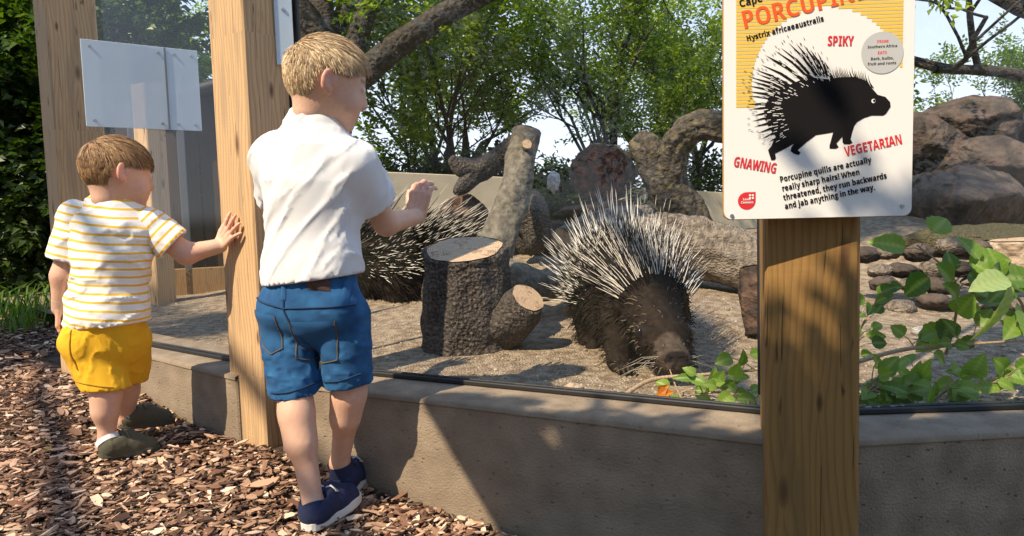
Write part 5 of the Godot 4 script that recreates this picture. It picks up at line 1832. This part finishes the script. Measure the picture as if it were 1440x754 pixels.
# a low canvas shoe
func shoe_on(o: Node3D, heel: Vector3, toe: Vector3, up: Vector3, l: float, cloth: Material, sole: Material, lace: Material, ankle: Vector3) -> void:
	var f := (toe - heel).normalized()
	up = (up - f * up.dot(f)).normalized()
	var sd := f.cross(up)
	var u := l / 0.16
	var L := func(x: float, y: float, z: float) -> Vector3: return heel + (sd * x + up * y + f * z) * u
	var sh := Node3D.new()
	sh.name = "shoe"
	o.add_child(sh, true)
	var c: Vector3 = L.call(0, 0.03, 0.08)
	var fd := Field.new(c - Vector3.ONE * 0.115 * u, c + Vector3.ONE * 0.115 * u, 0.0042)
	fd.cap(L.call(0, 0.030, 0.030), L.call(0, 0.030, 0.085), 0.030 * u, 0.031 * u, 0.02, 0, sd, 1.08)
	fd.cap(L.call(0, 0.028, 0.085), L.call(0.003, 0.020, 0.128), 0.031 * u, 0.027 * u, 0.02)
	fd.cap(L.call(0, 0.035, 0.030), ankle.lerp(L.call(0, 0.058, 0.034), 0.75), 0.030 * u, 0.029 * u, 0.02)
	fd.cap(L.call(0, 0.04, 0.05), L.call(0, 0.062, 0.066), 0.026 * u, 0.018 * u, 0.02)
	fd.clip(-up, L.call(0, 0.010, 0))
	fd.clip((up + f * -0.2).normalized(), L.call(0, 0.060, 0.030))
	fd.cap(L.call(0, 0.052, 0.030), L.call(0, 0.10, 0.030), 0.0245 * u, 0.026 * u, 0.004, 1)
	var nn := fnl(5, 45.0, 2)
	fd.bend(func(p: Vector3) -> float: return 0.0014 * nn.get_noise_3dv(p))
	var g := Geo.new()
	fd.mesh_into(g)
	part("upper", g.mesh(), cloth, sh)
	# sole: an outline wider at the ball of the foot
	g = Geo.new()
	var rings: Array = []
	for e in 4:
		var row: Array = []
		for k in 30:
			var a := TAU * k / 30.0
			var z := 0.08 - 0.082 * cos(a)
			var hw := (0.030 + 0.006 * smoothstep(0.04, 0.12, z)) * pow(absf(sin(a)), 0.55)
			row.append(L.call(signf(sin(a)) * hw * [0.93, 1.0, 1.0, 0.93][e], [0.0, 0.003, 0.017, 0.020][e], 0.08 + (z - 0.08) * [0.97, 1.0, 1.0, 0.97][e]))
		rings.append(row)
	for e in 3:
		for k in 30:
			var j := (k + 1) % 30
			g.quad(rings[e][k], rings[e + 1][k], rings[e + 1][j], rings[e][j])
	for k in 30:
		var j := (k + 1) % 30
		g.tri(rings[0][k], rings[0][j], L.call(0, 0, 0.08))
		g.tri(rings[3][j], rings[3][k], L.call(0, 0.02, 0.08))
	part("sole", g.mesh(), sole, sh)
	g = Geo.new()
	for k in 4:
		var z := 0.072 + k * 0.013
		var y := 0.0615 - k * 0.0045
		g.tube([L.call(-0.017, y - 0.012, z), L.call(-0.007, y - 0.001, z + 0.003), L.call(0.007, y - 0.001, z + 0.003), L.call(0.017, y - 0.012, z)], [0.0026, 0.0028, 0.0028, 0.0026], 6)
	for e in [-1.0, 1.0]:
		g.tube([L.call(0, 0.064, 0.066), L.call(e * 0.018, 0.072, 0.062), L.call(e * 0.030, 0.060, 0.068), L.call(e * 0.010, 0.062, 0.068)], [0.0022, 0.0024, 0.0024, 0.002], 6)
		g.tube([L.call(0, 0.064, 0.066), L.call(e * 0.014, 0.058, 0.082), L.call(e * 0.030, 0.040, 0.088)], [0.0022, 0.0022, 0.002], 6)
	part("lace", g.mesh(), lace, sh)


func sock_on(o: Node3D, a: Vector3, b: Vector3, ra: float, rb: float, mat: Material) -> void:
	var g := Geo.new()
	var pts: Array = []
	var rads: Array = []
	for k in 9:
		var t := k / 8.0
		pts.append(a.lerp(b, t))
		rads.append(lerpf(ra, rb, t) * (1.0 + (0.04 if k % 2 else 0.0)))
	g.tube(pts, rads, 18, Color.WHITE, false)
	part("sock", g.mesh(), mat, o)


func bounds(J: Dictionary, keys: Array, pad: float) -> Array:
	var lo := Vector3.ONE * 99.0
	var hi := -lo
	for k in keys:
		lo = Vector3(minf(lo.x, J[k].x), minf(lo.y, J[k].y), minf(lo.z, J[k].z))
		hi = Vector3(maxf(hi.x, J[k].x), maxf(hi.y, J[k].y), maxf(hi.z, J[k].z))
	return [lo - Vector3.ONE * pad, hi + Vector3.ONE * pad]


# a strip laid on cloth: follows the surface of field fd under the line a-b
func seam(g: Geo, fd: Field, line: Array, dir: Vector3, rad: float, col: Color, step := 0.006) -> void:
	var pts: Array = []
	var rads: Array = []
	for i in line.size() - 1:
		var n := maxi(2, int((line[i + 1] - line[i]).length() / step))
		for k in n + (1 if i == line.size() - 2 else 0):
			pts.append(fd.hit(line[i].lerp(line[i + 1], float(k) / n) - dir * 0.15, dir, 0.35) - dir * rad * 0.3)
			rads.append(rad)
	g.tube(pts, rads, 5, col)


func patch(fd: Field, a: Vector3, b: Vector3, c: Vector3, d: Vector3, dir: Vector3, proud: float, nu := 10, nv := 10, point := 0.0) -> Geo:
	var g := Geo.new()
	g.grid(func(u: float, v: float) -> Vector3:
		var p := a.lerp(b, u).lerp(d.lerp(c, u), v)
		if v > 0.75: p += (d - a).normalized() * point * (1.0 - absf(u - 0.5) * 2.0) * (v - 0.75) * 4.0
		var edge := 0.0 if (u < 0.01 or u > 0.99 or v < 0.01 or v > 0.99) else 1.0
		return fd.hit(p - dir * 0.15, dir, 0.35) - dir * (proud * (0.3 + 0.7 * edge)), nu, nv)
	return g


func limbs(f: Field, J: Dictionary, s: float) -> void:
	for q in ["L", "R"]:
		f.cap(J["sh" + q], J["el" + q], 0.031, 0.026, 0.02)
		f.cap(J["el" + q], J["wr" + q], 0.027, 0.0185, 0.015)
		f.cap(J["hip" + q], J["kn" + q], 0.052 * s, 0.037 * s, 0.03)
		f.cap(J["kn" + q], J["an" + q], 0.035 * s, 0.0225 * s, 0.02)
		var mid: Vector3 = J["kn" + q].lerp(J["an" + q], 0.34)
		var nx: Vector3 = J["kn" + q].lerp(J["an" + q], 0.12)
		f.cap(nx - J.face * 0.008 * s, mid - J.face * 0.013 * s, 0.031 * s, 0.031 * s, 0.03)
		var hp: Vector3 = J["heel" + q].lerp(J["toe" + q], 0.2)
		f.cap(J["an" + q], hp + Vector3(0, 0.034 * s, 0), 0.024 * s, 0.022 * s, 0.015)
		f.cap(hp + Vector3(0, 0.032 * s, 0), J["toe" + q] + Vector3(0, 0.022 * s, 0) - (J["toe" + q] - J["heel" + q]) * 0.3, 0.021 * s, 0.016 * s, 0.015)


func build_boy() -> void:
	var base := Vector3(-0.437, -0.004, -1.560)
	var J := {"shL": Vector3(-0.497, 0.788, -1.620), "shR": Vector3(-0.329, 0.765, -1.570), "elL": Vector3(-0.533, 0.640, -1.740), "wrL": Vector3(-0.517, 0.669, -1.880), "elR": Vector3(-0.276, 0.640, -1.660), "wrR": Vector3(-0.223, 0.653, -1.810),
		"hipL": Vector3(-0.481, 0.467, -1.600), "hipR": Vector3(-0.375, 0.466, -1.580), "knL": Vector3(-0.465, 0.261, -1.550), "knR": Vector3(-0.361, 0.282, -1.600), "anL": Vector3(-0.430, 0.056, -1.520), "anR": Vector3(-0.405, 0.098, -1.660),
		"heelL": Vector3(-0.438, 0.001, -1.490), "toeL": Vector3(-0.381, 0.009, -1.620), "heelR": Vector3(-0.401, 0.020, -1.640), "toeR": Vector3(-0.394, -0.008, -1.800), "neck": Vector3(-0.409, 0.858, -1.590), "chest": Vector3(-0.415, 0.724, -1.580), "waist": Vector3(-0.423, 0.544, -1.580), "pel": Vector3(-0.427, 0.477, -1.590)}
	for k in J: J[k] -= base
	for k in ["heelL", "toeL", "heelR", "toeR"]: J[k].y += 0.012
	J.face = Vector3(0.15, 0, -0.99).normalized()
	var rt := Vector3(0.99, 0, 0.15).normalized()
	var o := thing("person", "older boy in white t-shirt and blue denim shorts with his hand on the glass", "person", base)
	var skin := Color(0.63, 0.385, 0.275)
	var up := Vector3.UP
	# head looks right and down
	var hc: Vector3 = Vector3(-0.376, 0.951, -1.590) - base
	var hf := Vector3(0.86, -0.24, -0.45).normalized()
	var hr := hf.cross(Vector3(0.06, 1, 0.02)).normalized()
	var hu := hr.cross(hf).normalized()
	var hb := Basis(hr, hu, hf)
	var hs := 0.93
	var bb := bounds(J, ["shL", "shR", "elL", "elR", "wrL", "wrR", "knL", "anL", "anR", "heelL", "toeL", "heelR", "toeR", "neck"], 0.07)
	var f := Field.new(bb[0], bb[1] + Vector3(0, 0.03, 0), 0.0075)
	f.cap(J.pel, J.chest, 0.088, 0.095, 0.03, 0, J.face, 1.4)
	f.cap(J.shL, J.shR, 0.030, 0.030, 0.02)
	f.cap(J.neck, hc + hb * (Vector3(0, -0.06, -0.025) * hs), 0.035, 0.034, 0.012)
	limbs(f, J, 0.92)
	var g := Geo.new()
	f.mesh_into(g, func(p: Vector3) -> Color:
		var c := mottle(skin, p)
		for k in ["elR", "elL", "knL", "knR"]: c = c.lerp(Color(0.66, 0.31, 0.22), 0.28 * clampf(1.0 - (p - J[k]).length() / 0.06, 0, 1))
		return c)
	head_into(g, hc, hb, hs, skin)
	var gn := Vector3(0.497, 0, -0.868)   # towards the glass
	hand_into(g, J.wrR, Vector3(0.12, 1.0, -0.12), gn, Vector3(-0.9, 0.1, -0.3), 0.112, [0.55, 0.5, 0.5, 0.55], 0.25, skin, J.elR.lerp(J.wrR, 0.8), 0.0185)
	hand_into(g, J.wrL, Vector3(0.3, 0.6, -0.6), gn, Vector3(0.9, 0.2, 0.2), 0.108, [0.3, 0.3, 0.3, 0.3], 0.3, skin, J.elL.lerp(J.wrL, 0.8), 0.0185)
	part("body", g.mesh(), M.skin, o)
	eyes_on(o, hc, hb, hs, lin(0.12, 0.2, 0.3))
	hair_on(o, hc, hb, hs, 51, 10500, [Color(0.24, 0.145, 0.068), Color(0.34, 0.215, 0.11), Color(0.84, 0.66, 0.43)], Vector2(0.020, 0.048), -0.095, 0.040, 0.13, Vector3(0.2, 0.0, 0.9))
	# t-shirt
	bb = bounds(J, ["shL", "shR", "waist", "neck"], 0.16)
	var hem := Vector3(-0.422, 0.527, -1.580) - base
	var t := Field.new(bb[0], bb[1], 0.0055)
	t.cap(J.shL + Vector3(0, -0.008, 0), J.shR + Vector3(0, -0.008, 0), 0.047, 0.047, 0.04)
	t.cap(J.neck - up * 0.03, J.chest, 0.062, 0.098, 0.05, 0, J.face, 1.3)
	t.cap(J.chest, J.waist, 0.096, 0.100, 0.04, 0, J.face, 1.32)
	t.cap(J.waist, hem - up * 0.05, 0.102, 0.107, 0.03, 0, J.face, 1.3)
	var swr: Vector3 = J.shR.lerp(J.elR, 0.62)
	var swl: Vector3 = J.shL.lerp(J.elL, 0.55)
	t.cap(J.shR + rt * 0.004, swr + (J.elR - J.shR) * 0.3, 0.050, 0.056, 0.03)
	t.cap(J.shL - rt * 0.004, swl + (J.elL - J.shL) * 0.3, 0.050, 0.056, 0.03)
	t.clip((J.elR - J.shR).normalized(), swr, swr + (J.elR - J.shR).normalized() * 0.05, 0.085)
	t.clip((J.elL - J.shL).normalized(), swl, swl + (J.elL - J.shL).normalized() * 0.05, 0.085)
	t.cap(J.shR.lerp(J.elR, 0.5), J.elR, 0.034, 0.046, 0.004, 1)
	var hbase: Vector3 = hc + hb * (Vector3(0, -0.06, -0.025) * hs)
	var nd := (hbase - J.neck as Vector3).normalized()
	t.cap(J.neck - up * 0.055, J.neck - nd * 0.012, 0.076, 0.050, 0.03)
	t.cap(J.neck + nd * 0.026 + J.face * 0.016, J.neck + nd * 0.13 + J.face * 0.016, 0.040, 0.05, 0.006, 1)
	var n1 := fnl(61, 10.0, 3)
	var n2 := fnl(62, 16.0, 2)
	var pull: Vector3 = J.shR - (J.waist - rt * 0.1)
	pull = pull.normalized()
	t.bend(func(p: Vector3) -> float:
		var q := p - pull * p.dot(pull) * 0.8
		var r := 1.0 - absf(n1.get_noise_3dv(q))
		var low := smoothstep(0.15, -0.02, p.y - hem.y)
		return 0.0065 * pow(r, 6.0) - 0.0015 + 0.002 * n2.get_noise_3dv(q * Vector3(1, 0.45, 1)) * (0.5 + low))
	t.clip(-up + rt * 0.11, hem)
	g = Geo.new()
	t.mesh_into(g)
	part("t_shirt", g.mesh(), M.white_cotton, o)
	# denim shorts
	var hl := Vector3(-0.462, 0.284, -1.555) - base
	var hr2 := Vector3(-0.363, 0.295, -1.600) - base
	bb = bounds(J, ["waist", "hipL", "hipR", "knL", "knR"], 0.14)
	var d := Field.new(bb[0], bb[1], 0.0062)
	d.cap(J.waist + up * 0.0, J.pel, 0.094, 0.095, 0.03, 0, J.face, 1.3)
	d.cap(J.hipL - rt * 0.002 - J.face * 0.022, J.hipR + rt * 0.002 - J.face * 0.022, 0.059, 0.059, 0.03)
	d.cap(J.hipL - rt * 0.012 - up * 0.02, hl - up * 0.06, 0.058, 0.051, 0.010, 0, J.face, 1.0)
	d.cap(J.hipR + rt * 0.014 - up * 0.02, hr2 - up * 0.06, 0.058, 0.050, 0.010, 0, J.face, 1.0)
	var n3 := fnl(63, 11.0, 3)
	d.bend(func(p: Vector3) -> float:
		var low := smoothstep(0.0, -0.12, p.y - J.hipL.y)
		return 0.004 * pow(1.0 - absf(n3.get_noise_3dv(p * Vector3(0.9, 1.6, 0.9))), 6.0) * (0.35 + low) - 0.001)
	var across: Vector3 = (hr2 - hl).normalized()
	d.clip((-up + across * up.dot(across)).normalized(), hl)
	d.clip(up, J.waist + up * 0.012)
	g = Geo.new()
	var n4 := fnl(64, 22.0, 3)
	d.mesh_into(g, func(p: Vector3) -> Color: return Color(0.006, 0.05, 0.15).lerp(Color(0.022, 0.125, 0.29), clampf(0.45 + 0.7 * n4.get_noise_3dv(p), 0, 1)))
	var shorts := part("shorts", g.mesh(), M.denim, o)
	var fwd: Vector3 = J.face
	var PW := func(v: Vector3) -> Vector3: return v - base
	for q in [[Vector3(-0.449, 0.447, -1.580), Vector3(-0.352, 0.447, -1.580), Vector3(-0.360, 0.362, -1.580), Vector3(-0.447, 0.367, -1.580)], [Vector3(-0.540, 0.468, -1.580), Vector3(-0.481, 0.460, -1.580), Vector3(-0.473, 0.390, -1.580), Vector3(-0.524, 0.394, -1.580)]]:
		var pk: Array = []
		for v in q: pk.append(v - base)
		var pg := patch(d, pk[0], pk[1], pk[2], pk[3], fwd, 0.003, 12, 12, 0.014)
		for k in pg.c.size(): pg.c[k] = Color(0.012, 0.085, 0.215)
		var po := part("pocket", pg.mesh(), M.denim, shorts)
		var sg := Geo.new()
		seam(sg, d, [pk[0], pk[3], pk[3].lerp(pk[2], 0.5) - up * 0.014, pk[2], pk[1]], fwd, 0.0018, Color(0.10, 0.075, 0.05))
		seam(sg, d, [pk[0] - up * 0.008, pk[1] - up * 0.008], fwd, 0.0016, Color(0.10, 0.075, 0.05))
		seam(sg, d, [pk[0].lerp(pk[3], 0.7), pk[3].lerp(pk[2], 0.5) - up * 0.002, pk[1].lerp(pk[2], 0.35)], fwd, 0.0015, Color(0.10, 0.075, 0.05))
		part("stitching", sg.mesh(), M.tint, po)
	var sg2 := Geo.new()
	seam(sg2, d, [Vector3(-0.537, 0.493, -1.580) - base, Vector3(-0.459, 0.475, -1.580) - base, Vector3(-0.381, 0.476, -1.580) - base, Vector3(-0.317, 0.477, -1.580) - base], fwd, 0.0022, Color(0.004, 0.03, 0.09))
	seam(sg2, d, [Vector3(-0.457, 0.521, -1.580) - base, Vector3(-0.458, 0.472, -1.580) - base, Vector3(-0.432, 0.410, -1.580) - base, Vector3(-0.416, 0.363, -1.580) - base], fwd, 0.0022, Color(0.004, 0.03, 0.09))
	seam(sg2, d, [Vector3(-0.505, 0.297, -1.560) - base, Vector3(-0.463, 0.300, -1.560) - base, Vector3(-0.417, 0.311, -1.560) - base], fwd, 0.0018, Color(0.004, 0.03, 0.09))
	seam(sg2, d, [Vector3(-0.400, 0.311, -1.590) - base, Vector3(-0.360, 0.316, -1.590) - base, Vector3(-0.319, 0.327, -1.590) - base], fwd, 0.0018, Color(0.004, 0.03, 0.09))
	part("seams", sg2.mesh(), M.tint, shorts)
	var lp := patch(d, Vector3(-0.405, 0.534, -1.580) - base, Vector3(-0.360, 0.530, -1.580) - base, Vector3(-0.361, 0.508, -1.580) - base, Vector3(-0.406, 0.513, -1.580) - base, fwd, 0.003, 6, 4)
	part("leather_label", lp.mesh(), plain(lin(0.06, 0.025, 0.015), 0.6), shorts)
	for x in [Vector3(-0.459, 0.542, -1.580), Vector3(-0.333, 0.526, -1.580)]:
		var p0: Vector3 = x - base
		var bl := patch(d, p0 - rt * 0.006, p0 + rt * 0.006, p0 + rt * 0.006 - up * 0.05, p0 - rt * 0.006 - up * 0.05, fwd, 0.004, 3, 8)
		for k in bl.c.size(): bl.c[k] = Color(0.012, 0.085, 0.215)
		part("belt_loop", bl.mesh(), M.denim, shorts)
	# socks and shoes
	sock_on(o, J.anL.lerp(J.heelL, -0.05), J.heelL.lerp(J.toeL, 0.2) + up * 0.035, 0.0285, 0.028, M.navy_cloth)
	sock_on(o, J.anR.lerp(J.heelR, -0.05), J.heelR.lerp(J.toeR, 0.2) + up * 0.035, 0.0285, 0.028, M.navy_cloth)
	shoe_on(o, J.heelL, J.toeL, Vector3(-0.05, 1, 0.1), 0.168, M.navy_cloth, M.rubber_white, M.rubber_white, J.anL)
	shoe_on(o, J.heelR, J.toeR, Vector3(0.0, 1, 0.1), 0.168, M.navy_cloth, M.rubber_white, M.rubber_white, J.anR)


func build_toddler() -> void:
	var base := Vector3(-1.021, 0.054, -1.880)
	var J := {"shL": Vector3(-1.074, 0.665, -1.850), "shR": Vector3(-0.904, 0.649, -1.880), "elL": Vector3(-1.110, 0.533, -1.840), "wrL": Vector3(-1.130, 0.451, -1.850), "elR": Vector3(-0.828, 0.575, -1.900), "wrR": Vector3(-0.751, 0.592, -1.925),
		"hipL": Vector3(-1.060, 0.364, -1.860), "hipR": Vector3(-1.006, 0.356, -1.900), "knL": Vector3(-1.022, 0.241, -1.840), "knR": Vector3(-1.034, 0.224, -1.950), "anL": Vector3(-1.032, 0.105, -1.840), "anR": Vector3(-1.049, 0.132, -1.970),
		"heelL": Vector3(-1.042, 0.057, -1.820), "toeL": Vector3(-0.954, 0.044, -1.900), "heelR": Vector3(-1.061, 0.091, -1.955), "toeR": Vector3(-0.982, 0.081, -2.030), "neck": Vector3(-0.985, 0.708, -1.860), "chest": Vector3(-1.000, 0.592, -1.865), "waist": Vector3(-1.025, 0.434, -1.870), "pel": Vector3(-1.034, 0.375, -1.880)}
	for k in J: J[k] -= base
	for k in ["heelL", "toeL", "heelR", "toeR"]: J[k].y += 0.02
	J.face = Vector3(0.25, 0, -0.97).normalized()
	var rt := Vector3(0.97, 0, 0.25).normalized()
	var up := Vector3.UP
	var o := thing("person", "toddler in yellow striped t-shirt and yellow shorts reaching for the post", "person", base)
	var skin := Color(0.64, 0.385, 0.275)
	var hc: Vector3 = Vector3(-0.970, 0.795, -1.860) - base
	var hf := Vector3(0.66, -0.14, -0.72).normalized()
	var hr := hf.cross(Vector3(-0.05, 1, 0.0)).normalized()
	var hu := hr.cross(hf).normalized()
	var hb := Basis(hr, hu, hf)
	var hs := 0.89
	var bb := bounds(J, ["shL", "shR", "elL", "elR", "wrL", "wrR", "anL", "anR", "heelL", "toeL", "heelR", "toeR", "neck"], 0.065)
	var f := Field.new(bb[0], bb[1] + Vector3(0, 0.03, 0), 0.0075)
	f.cap(J.pel, J.chest, 0.080, 0.080, 0.03, 0, J.face, 1.2)
	f.cap(J.shL, J.shR, 0.028, 0.028, 0.02)
	f.cap(J.neck, hc + hb * (Vector3(0, -0.06, -0.025) * hs), 0.034, 0.033, 0.012)
	limbs(f, J, 0.86)
	var g := Geo.new()
	f.mesh_into(g, func(p: Vector3) -> Color:
		var c := mottle(skin, p)
		for k in ["elR", "elL", "knL", "knR"]: c = c.lerp(Color(0.66, 0.31, 0.22), 0.28 * clampf(1.0 - (p - J[k]).length() / 0.06, 0, 1))
		return c)
	head_into(g, hc, hb, hs, skin)
	# palm flat on the lit face of the post, fingers spread
	var pn := Vector3(0.616, 0, -0.788)
	hand_into(g, J.wrR, Vector3(0.50, 0.62, 0.2), pn, Vector3(-0.75, 0.7, -0.1), 0.092, [0.1, 0.05, 0.05, 0.12], 1.5, skin, J.elR.lerp(J.wrR, 0.75), 0.0185)
	hand_into(g, J.wrL, Vector3(-0.12, -1.0, -0.05), Vector3(0.9, 0, -0.3), Vector3(0.2, 0, -0.9), 0.088, [0.35, 0.38, 0.42, 0.45], 0.15, skin, J.elL.lerp(J.wrL, 0.75), 0.0185)
	part("body", g.mesh(), M.skin, o)
	eyes_on(o, hc, hb, hs, lin(0.08, 0.05, 0.03))
	hair_on(o, hc, hb, hs, 52, 10500, [Color(0.12, 0.06, 0.025), Color(0.16, 0.08, 0.035), Color(0.56, 0.35, 0.18)], Vector2(0.03, 0.055), -0.076, 0.02, 0.085, Vector3(0.0, 0.0, 0.5))
	# striped t-shirt
	bb = bounds(J, ["shL", "shR", "waist", "neck"], 0.15)
	var hem := Vector3(-1.032, 0.404, -1.880) - base
	var t := Field.new(bb[0], bb[1], 0.0065)
	t.cap(J.shL, J.shR, 0.040, 0.040, 0.04)
	t.cap(J.neck - up * 0.02, J.chest, 0.056, 0.093, 0.05, 0, J.face, 1.2)
	t.cap(J.chest, J.waist, 0.094, 0.097, 0.04, 0, J.face, 1.2)
	t.cap(J.waist, hem - up * 0.05, 0.099, 0.102, 0.03, 0, J.face, 1.2)
	var hbase: Vector3 = hc + hb * (Vector3(0, -0.06, -0.025) * hs)
	var nd := (hbase - J.neck as Vector3).normalized()
	t.cap(J.neck - up * 0.055, J.neck - nd * 0.012, 0.076, 0.050, 0.03)
	t.cap(J.neck + nd * 0.026 + J.face * 0.016, J.neck + nd * 0.13 + J.face * 0.016, 0.040, 0.05, 0.006, 1)
	var n1 := fnl(71, 8.0, 3)
	t.bend(func(p: Vector3) -> float:
		var q := p * Vector3(0.8, 1.2, 0.8)
		return 0.008 * pow(1.0 - absf(n1.get_noise_3dv(q)), 6.0) - 0.003)
	t.clip(-up + rt * 0.05, hem)
	g = Geo.new()
	var n2 := fnl(72, 5.0, 2)
	var axis: Vector3 = (J.neck - hem).normalized()
	t.mesh_into(g, null, func(p: Vector3) -> Vector2:
		return Vector2(p.x, ((p - hem).dot(axis) + 0.008 * n2.get_noise_3dv(p) - 0.25 * pow(p.x - hem.x, 2.0)) / 0.0205))
	var shirt := part("t_shirt", g.mesh(), M.stripes, o)
	for q in ["L", "R"]:
		var a: Vector3 = J["sh" + q]
		var b: Vector3 = J["el" + q]
		var dr := (b - a).normalized()
		var l := (b - a).length()
		var e: Vector3 = a + dr * l * (0.66 if q == "R" else 0.72)
		var s := Field.new(a - Vector3.ONE * 0.11, a + Vector3.ONE * 0.15, 0.006)
		s = Field.new(Vector3(minf(a.x, e.x), minf(a.y, e.y), minf(a.z, e.z)) - Vector3.ONE * 0.085, Vector3(maxf(a.x, e.x), maxf(a.y, e.y), maxf(a.z, e.z)) + Vector3.ONE * 0.085, 0.006)
		s.cap(a - dr * 0.012, e + dr * 0.05, 0.043, 0.052, 0.01)
		s.bend(func(p: Vector3) -> float: return 0.005 * pow(1.0 - absf(n1.get_noise_3dv(p)), 5.0) - 0.002)
		s.clip(dr, e)
		s.cap(e - dr * 0.012, e + dr * 0.09, 0.036, 0.046, 0.003, 1)
		g = Geo.new()
		s.mesh_into(g, null, func(p: Vector3) -> Vector2: return Vector2(p.x, (p - a).dot(dr) / 0.0205 + 0.3))
		part("sleeve", g.mesh(), M.stripes, shirt)
	# yellow shorts
	var hl := Vector3(-1.035, 0.246, -1.845) - base
	var hr2 := Vector3(-1.030, 0.236, -1.930) - base
	bb = bounds(J, ["waist", "hipL", "hipR", "knL", "knR"], 0.13)
	var d := Field.new(bb[0], bb[1], 0.0062)
	d.cap(J.waist, J.pel, 0.091, 0.093, 0.03, 0, J.face, 1.15)
	d.cap(J.hipL - rt * 0.004 - J.face * 0.018, J.hipR + rt * 0.004 - J.face * 0.018, 0.060, 0.060, 0.03)
	d.cap(J.hipL - rt * 0.008, J.knL, 0.064, 0.056, 0.012)
	d.cap(J.hipR + rt * 0.008, J.knR, 0.064, 0.056, 0.012)
	var n3 := fnl(73, 12.0, 3)
	d.bend(func(p: Vector3) -> float: return 0.0045 * pow(1.0 - absf(n3.get_noise_3dv(p * Vector3(1.2, 0.6, 1.2))), 8.0) - 0.0015)
	var across: Vector3 = (hr2 - hl).normalized()
	d.clip((-up + across * up.dot(across) * 0.5).normalized(), hl)
	d.clip(up, J.waist + up * 0.012)
	g = Geo.new()
	d.mesh_into(g)
	var shorts := part("shorts", g.mesh(), M.yellow_cotton, o)
	var sg := Geo.new()
	var fwd: Vector3 = J.face
	var yl := Color(0.42, 0.22, 0.012)
	seam(sg, d, [Vector3(-1.053, 0.404, -1.860) - base, Vector3(-1.054, 0.346, -1.860) - base, Vector3(-1.046, 0.306, -1.860) - base], fwd, 0.002, yl)
	seam(sg, d, [Vector3(-1.101, 0.283, -1.840) - base, Vector3(-1.020, 0.270, -1.840) - base, Vector3(-0.975, 0.258, -1.840) - base], fwd, 0.0018, yl)
	part("seams", sg.mesh(), M.tint, shorts)
	# socks and shoes
	sock_on(o, J.anL + (J.knL - J.anL) * 0.10, J.heelL.lerp(J.toeL, 0.2) + up * 0.035, 0.0285, 0.027, M.white_cotton)
	sock_on(o, J.anR + (J.knR - J.anR) * 0.10, J.heelR.lerp(J.toeR, 0.2) + up * 0.035, 0.0285, 0.027, M.white_cotton)
	shoe_on(o, J.heelL, J.toeL, up, 0.140, M.olive_cloth, M.rubber_olive, M.olive_lace, J.anL)
	shoe_on(o, J.heelR, J.toeR, up, 0.140, M.olive_cloth, M.rubber_olive, M.olive_lace, J.anR)


func cloth_materials() -> void:
	blotch = fnl(99, 1.0, 3)
	var weave := noise_tex(81, 0.35, [], 256, 2)
	var cloth := func(c: Color, rough: float, cm: float, sc: float) -> StandardMaterial3D:
		var m := plain(c, rough)
		m.uv1_triplanar = true
		m.uv1_scale = Vector3.ONE * sc
		m.heightmap_enabled = true
		m.heightmap_texture = weave
		m.heightmap_scale = cm
		return m
	M.white_cotton = cloth.call(lin(0.68, 0.68, 0.70), 0.9, 0.05, 9.0)
	M.yellow_cotton = cloth.call(lin(0.74, 0.40, 0.012), 0.9, 0.06, 9.0)
	M.navy_cloth = cloth.call(lin(0.014, 0.022, 0.07), 0.85, 0.06, 14.0)
	M.olive_cloth = cloth.call(lin(0.085, 0.078, 0.048), 0.85, 0.06, 14.0)
	M.olive_lace = plain(lin(0.17, 0.16, 0.10), 0.9)
	M.old_cut = rough_mat(noise_tex(90, 0.025, [[0.25, lin(0.03, 0.015, 0.01)], [0.55, lin(0.10, 0.043, 0.025)], [0.85, lin(0.25, 0.09, 0.045)]], 256, 6), 2.5, 0.9, weave, 0.6, false)
	M.rubber_white = plain(lin(0.66, 0.65, 0.62), 0.6)
	M.rubber_olive = plain(lin(0.06, 0.058, 0.04), 0.7)
	var dm: StandardMaterial3D = cloth.call(Color.WHITE, 0.9, 0.06, 10.0)
	dm.vertex_color_use_as_albedo = true
	M.denim = dm
	var im := Image.create(8, 64, false, Image.FORMAT_RGB8)
	for y in 64:
		for x in 8:
			im.set_pixel(x, y, lin(0.80, 0.48, 0.05) if y >= 22 and y < 39 else lin(0.80, 0.79, 0.78))
	var st := plain(Color.WHITE, 0.9)
	st.albedo_texture = ImageTexture.create_from_image(im)
	M.stripes = st
	M.eye_white = plain(lin(0.75, 0.72, 0.7), 0.15)
	M.eye = plain(lin(0.008, 0.006, 0.005), 0.1)
	M.sign_white = plain(lin(0.74, 0.72, 0.70), 0.45)
	M.sign_edge = plain(lin(0.42, 0.24, 0.07), 0.6)
	M.cut_bark = rough_mat(noise_tex(88, 0.03, [[0.2, lin(0.22, 0.15, 0.10)], [0.5, lin(0.40, 0.30, 0.21)], [0.8, lin(0.55, 0.45, 0.34)]], 256, 6), 2.0, 0.9, noise_tex(89, 0.05, [], 256, 5), 1.2, false)
